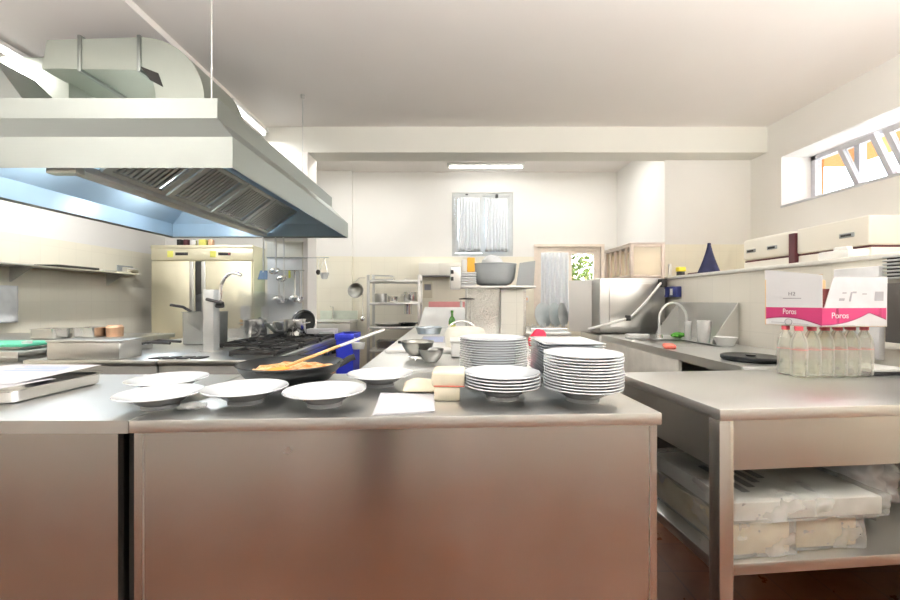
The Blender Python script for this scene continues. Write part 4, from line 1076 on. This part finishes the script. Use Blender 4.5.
for x in (1.42,1.45,1.60): b.lathe([(0,0),(.006,0),(.006,.004),(0,.004)],0,0,0,10,Matrix.Translation((x,sy0-.014,ZT-.025))@Matrix.Rotation(PI/2,4,'X'))
build('screw',b,dark_in,t)
b=MB(); b.box(2.083,2.092,2.9,3.67,ZT,1.20)
b.slab([(2.085,2.9,ZT+.001),(2.085,2.9,1.20),(1.90,2.9,.93),(1.90,2.9,ZT+.001)],.008)
b.slab([(2.085,3.66,ZT+.001),(2.085,3.66,1.20),(1.88,3.66,.92),(1.88,3.66,ZT+.001)],.008)
build('splash_guard',b,S_dull,t)
t=thing('sink_faucet','tall swan neck faucet over the sink by the splash guard','faucet',(1.78,3.40,ZT))
build('spout',MB().tube([(0,0,0),(0,0,.16)]+[(.115-.115*math.cos(a),0,.16+.135*math.sin(a)) for a in [PI*i/14 for i in range(1,15)]]+[(.23,0,.09)],.010,10),white_pl,t)
build('faucet_base',MB().lathe([(0,0),(.028,0),(.024,.03),(0,.032)],seg=18),S_wire,t)
def cup(label,loc,R,h,m): 
    return solo('plastic_cup' ,MB().lathe([(0,0),(R*.8,0),(R,h),(R*.95,h),(R*.76,.004),(0,.004)],seg=24),m,label,'cup',loc,0,'white cups by the sink')
cup('tall translucent white cup by the sink, the widest of the cups',(1.915,3.02,ZT),.05,.165,cup_m)
cup('slim clear cup beside the tall white cup at the sink',(1.80,3.02-.10,ZT),.022,.15,cup_m) if False else cup('slim clear cup left of the tall white cup at the sink',(1.915,3.22,ZT),.028,.15,cup_m)
solo('white_bowl',MB().lathe([(0,0),(.05,0),(.075,.06),(.072,.06),(.048,.005),(0,.004)],seg=28),white_pl,'small white bowl in front of the tall cups at the sink','bowl',(1.94,2.82,ZT))
b=MB(); b.sphere((0,0,.022),.055,.04,.022,16,10,lambda p:p*(1+.4*noise.noise(p*50)))
solo('green_scourer',b,green_m,'ragged green scourer lying beside the sink faucet','scourer',(1.93,3.38,ZT+.003))
solo('soap_box',MB().rbox(-.09,.09,-.03,.03,0,.04,.006),cup_m,'long pale plastic box at the sink front edge','box',(1.56,3.33,ZT))
solo('coral_sponge',MB().rbox(-.055,.055,-.035,.035,0,.028,.010,3),coral,'coral red sponge on the sink counter edge','sponge',(1.452,2.65,ZT),1.2)
t=thing('black_lid','round black pan lid lying on the sink counter end','lid',(1.60,2.13,ZT))
build('lid_disc',MB().lathe([(0,0),(.125,0),(.135,.008),(.135,.022),(.128,.026),(.10,.02),(0,.022)],seg=40),pan_black,t); build('lid_knob',MB().lathe([(0,.02),(.02,.021),(.024,.03),(0,.034)],seg=18),black_pl,t)
t=thing('wall_holder','navy blue double holder fixed on the tiled partition','holder',(2.098,3.78,1.245))
for k,y in enumerate((-.16,-.02)): build('holder_box',MB().rbox(-.05,0,y,y+.13,0,.10,.008),navy_pl,t)
build('white_label',MB().rbox(-.053,-.05,-.10,-.06,.02,.08,.001).rbox(-.053,-.05,.03,.06,.02,.08,.001),white_pl,t)
# on the ledge
zl=1.446
b=MB(); 
def nv(u,v):
    a=2*PI*u; r=(.012+.078*v**1.3)*(1+.18*math.sin(a*4+1)*v); return Vector((r*math.cos(a),r*math.sin(a)*.9,.255*(1-v)))
b.grid(32,12,nv)
solo('navy_cloth',b,navy,'navy cloth draped into a pointed cone on the partition ledge','cloth',(2.19,3.38,zl),ang=70)
t=thing('cleaner_bottle','small dark bottle with a yellow top on the partition ledge','bottle',(2.18,3.78,zl))
build('bottle_body',MB().lathe([(0,0),(.035,0),(.035,.04),(0,.045)],seg=20),dark_in,t); build('bottle_top',MB().rbox(-.035,.035,-.03,.03,.042,.085,.008),yellow,t)
solo('white_tube',MB().lathe([(0,0),(.016,0),(.016,.12),(.008,.13),(0,.13)],seg=16),white_pl,'slim white tube on the ledge beside the yellow topped bottle','tube',(2.16,3.93,zl))
solo('red_brush',MB().rbox(-.03,.03,-.06,.06,0,.018,.005),maroon,'dark red brush lying on the ledge before the navy cloth','brush',(2.19,3.58,zl))
t=thing('clear_caddy','clear plastic box with a small lid on the ledge before the tall cabinet','box',(2.20,2.24,zl))
build('caddy_body',MB().rbox(-.06,.06,-.09,.09,0,.05,.01),cup_m,t); build('caddy_lid',MB().rbox(.0,.04,-.02,.06,.05,.075,.008),white_pl,t)
# tall cabinets behind the partition
def cab(label,y0,y1,handles):
    t=thing('tall_cabinet',label,'cabinet',(3.0,0,0),0,'tall white cabinets')
    build('cabinet_body',MB().rbox(.012,.55,y0,y1,0,1.60,.006),cab_white,t)
    d=build('cabinet_lid',MB().rbox(0,.55,y0,y1,1.615,1.83,.03 if len(handles)==2 else .012,3),cab_white,t)
    build('dark_gap',MB().box(.02,.54,y0+.01,y1-.01,1.60,1.615),maroon,t)
    for y in handles: build('lid_handle',MB().rbox(-.012,.001,y-.055,y+.055,1.69,1.725,.004),grey_pl,d) and build('handle_slot',MB().box(-.014,-.012,y-.04,y+.04,1.698,1.715),dark_in,d)
cab('tall white cabinet with two small handles, further along the right wall',3.53,4.10,(3.72,3.98))
cab('tall white cabinet with one handle, nearer along the right wall',2.86,3.46,(3.02,))
solo('filler_post',MB().box(2.985,3.05,3.465,3.525,0,1.80),maroon,'dark maroon post between the two tall white cabinets','post')
# things on the partition at the right edge
solo('white_board',MB().rbox(2.07,2.099,1.93,2.16,.93,1.385,.004),plain('board_white',(.84,.85,.86),.3),'plain white board on the partition behind the water carton','board')
t=thing('dark_panel','dark framed panel on the partition at the right edge','panel',(2.065,1.71,.99))
build('panel_screen',MB().rbox(0,.029,-.1,.19,.03,.31,.004),plain('dark_grey_panel',(.10,.09,.08),.3),t); build('panel_frame',MB().rbox(-.002,.03,-.1,.19,0,.03,.003),cab_white,t)
t=thing('vent_grille','slatted grey vent grille above the dark panel','vent',(2.052,1.66,1.34))
b=MB()
for k in range(7): b.rbox(0,.022,-.1,.24,.0+k*.0165,.009+k*.0165,.002)
build('slats',b,plain('grille_grey',(.58,.60,.58),.4),t); build('grille_back',MB().box(.023,.03,-.1,.24,0,.108),dark_in,t)
t.location.z=1.318

# ================================================================ RIGHT TABLE
t=thing('work_table','stainless work table with a low shelf at the right, holding bottled water','table',(.79,1.17,0),math.radians(5.2))
tw,td=1.24,.60
build('table_top',MB().rbox(0,tw,0,td,ZT-.035,ZT,.003),S_top,t)
build('front_apron',MB().box(.045,tw-.045,.012,.022,ZT-.185,ZT-.035),S_h,t)
build('side_apron',MB().box(.006,.016,.045,td-.045,ZT-.185,ZT-.035),S_h,t); build('back_apron',MB().box(.045,tw-.045,td-.022,td-.012,ZT-.185,ZT-.035),S_h,t)
for x in (.003,tw-.048):
    for y in (.005,td-.05): build('leg',MB().rbox(x,x+.045,y,y+.045,0,ZT-.035,.003),S_front,t)
build('shelf',MB().rbox(.004,tw-.004,.006,td-.006,.405,.44,.003),S_h,t)
R5=Matrix.Rotation(math.radians(5.2),4,'Z'); T0=Vector((.79,1.17,0))
def onT(x,y,z): return T0+R5@Vector((x,y,z))
# wrapped boxes on the shelf
def wrinkled(x0,x1,y0,y1,z0,z1,amp,seed):
    b=MB(); n=22
    bm=bmesh.new(); bmesh.ops.create_cube(bm,size=1); bmesh.ops.subdivide_edges(bm,edges=bm.edges[:],cuts=n,use_grid_fill=True)
    for v in bm.verts:
        p=Vector(((x0+x1)/2+v.co.x*(x1-x0),(y0+y1)/2+v.co.y*(y1-y0),(z0+z1)/2+v.co.z*(z1-z0)))
        q=p*11+Vector((seed,seed*2,0)); d=Vector((noise.noise(q),noise.noise(q+Vector((9,3,1))),noise.noise(q+Vector((2,7,5)))))
        d2=noise.noise(p*40+Vector((seed,0,0)))
        p+=d*amp+Vector((d2,d2,-d2))*amp*.4
        if p.z<z0+.002: p.z=z0+.002
        v.co=p
    bm.verts.index_update(); b.add([v.co for v in bm.verts],[[v.index for v in f.verts] for f in bm.faces]); bm.free(); return b
boxcard=plain('pale_cardboard',(.58,.50,.36),.7,0,.05)
foam=plain('white_foam',(.58,.58,.54),.7,0,.04,20)
def wbox(label,loc,w,l,h,inner,prints=False,amp=.012,seed=1):
    t=thing('wrapped_box',label,'box',onT(*loc),math.radians(5.2),'plastic wrapped boxes under the table')
    build('box_body',MB().rbox(.008,w-.008,.008,l-.008,.002,h-.006,.006),inner,t)
    build('plastic_film',wrinkled(-.004,w+.004,-.004,l+.004,0,h+.004,amp,seed),wrap,t,ang=70)
    if prints:
        b=MB()
        for k in range(4): b.box(.09+.045*k,.115+.045*k,.07+.03*k,.27+.02*k,h-.006,h-.004)
        build('dark_print',b,plain('dark_print',(.08,.09,.10),.4),t)
    return t
wbox('low plastic wrapped carton on the table shelf, under the stack at the left',(.06,.03,.441),.21,.50,.10,boxcard,seed=1)
wbox('low plastic wrapped carton on the table shelf, right of the leg side one',(.29,.045,.441),.225,.48,.10,boxcard,seed=4)
wbox('wide flat wrapped box with dark printed stripes on top of the low cartons',(.06,.02,.549),.515,.42,.065,foam,True,.012,6)
b=MB(); b.sphere((0,0,.14),.12,.13,.139,30,22,lambda p:p*(1+.28*noise.noise(p*18)+.12*noise.noise(p*45)))
b.v=[Vector((v.x,v.y,max(v.z,.004))) for v in b.v]
p=onT(.69,.24,.441); solo('plastic_bag',b,bag_m,'crumpled clear plastic bag on the table shelf at the right','bag',p,ang=80)

# bottles
def bottle(label,loc,first=[None]):
    if first[0] is None:
        t=thing('water_bottle',label,'bottle',loc,0,'pack of water bottles')
        prof=[(0,.004),(.022,0),(.029,.004),(.0315,.015),(.0315,.05),(.030,.053),(.0315,.056),(.0315,.09),(.030,.093),(.0315,.096),(.0315,.135),(.028,.155),(.018,.178),(.0125,.186),(.0125,.192),(0,.192)]
        prof=[(r*.94,h) for r,h in prof]; build('bottle_body',MB().lathe(prof,seg=28),pet,t)
        build('bottle_cap',MB().lathe([(0,.209),(.0138,.209),(.0145,.206),(.0145,.192),(.0,.192)],seg=20),cap_pink,t)
        build('paper_label',MB().lathe([(.0299,.07),(.0302,.07),(.0302,.115),(.0299,.115)],seg=28),clear('pale_label',(.95,.92,.90),.16,.2),t)
        build('label_stripe',MB().lathe([(.0303,.113),(.03045,.113),(.03045,.115),(.0303,.115)],seg=28),cap_pink,t)
        first[0]=t; return t
    return dup(first[0],label,loc)
rowname=['front row','back row']
oname=['first','second','third','fourth','fifth','last']
for r in range(2):
    for i in range(6):
        p=onT(.712+.0605*i,.44+.0605*r,ZT)
        bottle('clear water bottle with red cap, %s in the %s, counting from the sink side' % (oname[i],rowname[r]),p)
wr=MB()
def fn(u,v):
    a=2*PI*u; hw,hl,r=.0605*3+.004,.063,.035
    # rounded rectangle path
    c=math.cos(a); s=math.sin(a); k=4.0
    d=(abs(c/hw)**k+abs(s/hl)**k)**(-1/k)
    q=Vector((c*d,s*d,.005+.155*v)); 
    q*= 1; w=.004*noise.noise(Vector((q.x*30,q.y*30,v*6)))
    sc=1-.05*max(0,v-.8)*5
    return Vector((q.x*sc+w,q.y*sc+w,q.z))
wr.grid(90,10,fn)
pc=onT(.712+.0605*2.5,.44+.0605*.5,ZT)
solo('shrink_film',wr,clear('shrink_film_clear',(.95,.96,.94),.16,.08,.5),'clear shrink film around the pack of water bottles','film',pc,math.radians(5.2),ang=80)

# carton on top of the bottles
cz0=ZT+.2105
cl=Vector((at(765,322,1.88).x,1.88,0)); cc=Vector((at(822,327,1.56).x,1.56,0)); cr=Vector((at(888,326,1.62).x,1.62,0))
cc=Vector((1.455,1.565,0)); cl=Vector((1.425,1.81,0)); 
cl=Vector((at(765,0,1.79).x,1.79,0)); cc=Vector((at(822,0,1.60).x,1.60,0)); cr=Vector((at(887,0,1.64).x,1.64,0))
t=thing('water_carton','open white carton with a magenta band lying on the water bottles','carton',(cc.x,cc.y,cz0))
o0=Vector((cc.x,cc.y,0)); L0=cl-o0; R0=cr-o0; B0=L0+R0
zv=Vector((0,0,1))
def face(A,Bv,z0a,z1a,z0b,z1b,th): return MB().slab([A+zv*z0a,Bv+zv*z0b,Bv+zv*z1b,A+zv*z1a],th)
O=Vector((0,0,0))
hl=.245; hc=.175; hs=.078
build('left_panel',face(L0,O,0,hl,0,hc+.035,-.004),carton_w,t)
build('front_panel',face(O,R0,0,hs,0,hs,-.004),carton_w,t)
build('back_panel',face(L0,B0,0,.20,0,.20,.004),carton_tan,t)
build('right_panel',face(R0,B0,0,hs,0,.16,-.004),carton_w,t)
build('base_panel',MB().slab([O,R0,B0,L0],.004),carton_tan,t)
# inner flap (tan) seen past the left panel, and dark inside
up=Vector((0,.0,1))
ru=R0.normalized(); lu=L0.normalized()
build('tan_flap',MB().slab([O+ru*.004+lu*.02+zv*.13,O+ru*.05+lu*.05+zv*.16,O+ru*.055+lu*.05+zv*.215,O+ru*.028+lu*.02+zv*.215],.003),carton_tan,t)
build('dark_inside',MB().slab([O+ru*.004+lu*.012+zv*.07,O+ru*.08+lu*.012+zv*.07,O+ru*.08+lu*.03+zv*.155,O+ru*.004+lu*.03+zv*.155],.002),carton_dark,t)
fl=[O+ru*.012+zv*hs,R0+zv*hs,R0+ru*.035+lu*.02+zv*.205,O+ru*.085+lu*.02+zv*.205]
build('top_flap',MB().slab(fl,-.003),plain('flap_grey',(.56,.56,.58),.55),t)
# printed magenta band with wave on both visible faces
def band(A,Bv,top,low,n,out,name,m):
    d=(Bv-A); nrm=Vector((d.y,-d.x,0)).normalized()*out; b=MB()
    for i in range(n):
        u0,u1=i/n,(i+1)/n
        b.slab([A+d*u0+zv*low(u0)+nrm,A+d*u1+zv*low(u1)+nrm,A+d*u1+zv*top(u1)+nrm,A+d*u0+zv*top(u0)+nrm],-.0006)
    build(name,b,m,t)
wl=lambda u:.030-.014*u+.018*math.sin(u*PI)-.006*u
wr_=lambda u:(.012+.044*min(1,u/.72)**2.2 if u<.72 else .056-.075*(u-.72)) 
wr_=lambda u:(.011+.05*(u/.72)**2.2) if u<.72 else (.061-.11*(u-.72))
band(L0,O,lambda u:hs,lambda u:wl(u),24,.0002,'magenta_band',magenta); band(L0,O,lambda u:wl(u),lambda u:wl(u)-.005,24,.0002,'band_edge',magenta_dk)
band(O,R0,lambda u:hs-.001,lambda u:wr_(u),30,.0002,'magenta_band',magenta); band(O,R0,lambda u:wr_(u),lambda u:wr_(u)-.004,30,.0002,'band_edge',magenta_dk)
def fM(A,Bv,u,z,out=.0012):
    d=(Bv-A).normalized(); n=Vector((d.y,-d.x,0)); p=A+(Bv-A)*u+zv*z+n*out
    return Matrix(((d.x,0,n.x,p.x),(d.y,0,n.y,p.y),(0,1,0,p.z),(0,0,0,1)))
lettering('white_lettering','Poros',.034,white_pl,t,fM(O,R0,.27,.046)); lettering('white_lettering','Poros',.034,white_pl,t,fM(L0,O,.46,.060)@Matrix.Scale(.62,4,(1,0,0)))
lettering('grey_lettering','H2',.022,print_grey,t,fM(L0,O,.50,.135)); 
b=MB(); d=(O-L0)
def strip(A,Bv,u0,u1,z0,z1): 
    d=(Bv-A); n=Vector((d.y,-d.x,0)).normalized()*.0004; b.slab([A+d*u0+zv*z0+n,A+d*u1+zv*z0+n,A+d*u1+zv*z1+n,A+d*u0+zv*z1+n],-.0005)
strip(L0,O,.34,.66,.115,.118); strip(L0,O,.12,.36,.0120,.0135); strip(L0,O,.52,.78,.0085,.010); strip(O,R0,.08,.5,.004,.0055)
build('fine_print',b,print_grey,t)
b=MB(); b.tube(arc(O,.013,0,2*PI,24),.0012,5); Mx=fM(L0,O,.44,.0165)@Matrix(((1,0,0,0),(0,0,1,0),(0,-1,0,0),(0,0,0,1)))
b.v=[Mx@v for v in b.v]; build('round_mark',b,print_grey,t)
nF=(fl[1]-fl[0]).cross(fl[3]-fl[0]).normalized()*.0012
def fp(u,v): return fl[0]*(1-u)*(1-v)+fl[1]*u*(1-v)+fl[2]*u*v+fl[3]*(1-u)*v+nF
for (u0,u1,v0,v1) in ((.19,.28,.22,.30),(.22,.29,.45,.49),(.36,.39,.2,.5),(.39,.46,.46,.52),(.56,.64,.42,.46),(.78,.93,.22,.52)):
    build('printed_symbol',MB().slab([fp(u0,v0),fp(u1,v0),fp(u1,v1),fp(u0,v1)],.0004),print_grey,t)
# slab on the table at the right edge
t=thing('counter_slab','flat white topped black slab on the table at the right edge','slab',onT(1.06,.44,ZT),math.radians(5.2))
build('slab_base',MB().rbox(-.03,.14,-.02,.13,0,.016,.004),black_pl,t); build('slab_top',MB().rbox(-.032,.142,-.022,.132,.016,.03,.004),white_pl,t)
m,nt,bb=newmat('steam_vapour'); nt.nodes.remove(bb)
vs_=nt.nodes.new('ShaderNodeVolumeScatter'); vs_.inputs['Color'].default_value=(.95,.97,1,1); vs_.inputs['Anisotropy'].default_value=.2
f=noise_tex(nt,coords(nt,(1,1,.7)),7,4,.6); L(nt,remap(nt,f,0,4.5,.45,.75),vs_.inputs['Density']); L(nt,vs_.outputs[0],nt.nodes['Material Output'].inputs['Volume'])
b=MB(); b.sphere((0,0,0),.36,.45,.17,24,14,lambda p:p*(1+.25*noise.noise(p*5)))
solo('steam',b,m,'thin white steam drifting over the burners and rear pots','steam',(-1.42,2.86,1.12),kind='stuff',ang=80)
#LIGHTS
# ================================================================ LIGHT, SKY, CAMERA
w=bpy.data.worlds.new('World'); SC.world=w; w.use_nodes=True; nt=w.node_tree; bg=nt.nodes['Background']
sky=nt.nodes.new('ShaderNodeTexSky'); sky.sky_type='NISHITA'; sky.sun_elevation=math.radians(48); sky.sun_rotation=math.radians(200); sky.sun_disc=False
sky.air_density=1.2; sky.dust_density=3
mx=nt.nodes.new('ShaderNodeMix'); mx.data_type='RGBA'; mx.inputs[0].default_value=.75; mx.inputs[7].default_value=(1,1,1,1)
L(nt,sky.outputs[0],mx.inputs[6]); L(nt,mx.outputs[2],bg.inputs['Color']); bg.inputs['Strength'].default_value=3.6
cam=bpy.data.cameras.new('camera')
def portal(loc, rot, sx, sy):
    ld=bpy.data.lights.new('window_portal','AREA'); ld.shape='RECTANGLE'; ld.size=sx; ld.size_y=sy; ld.cycles.is_portal=True
    o=bpy.data.objects.new('window_portal',ld); C.objects.link(o); o.location=loc; o.rotation_euler=rot
portal((.495,YB+.19,2.375),(-PI/2,0,0),.93,.97); portal((1.815,YB+.19,1.49),(-PI/2,0,0),.97,1.08)
portal((XR+.40,2.45,2.495),(0,PI/2,0),.53,3.7)
co=bpy.data.objects.new('camera',cam); C.objects.link(co)
cam.sensor_width=36; cam.lens=36*F/900; cam.clip_start=.05
co.location=(0,0,H); co.rotation_euler=(PI/2,0,0); SC.camera=co
SC.view_settings.view_transform='Standard'; SC.view_settings.look='None'; SC.view_settings.gamma=1; SC.view_settings.use_curve_mapping=False
SC.view_settings.exposure=1.03
SC.cycles.max_bounces=10; SC.cycles.diffuse_bounces=8; SC.cycles.glossy_bounces=5; SC.cycles.transparent_max_bounces=16; SC.cycles.transmission_bounces=6
SC.cycles.caustics_reflective=False; SC.cycles.caustics_refractive=False; SC.cycles.sample_clamp_indirect=6
SC.cycles.use_denoising=True
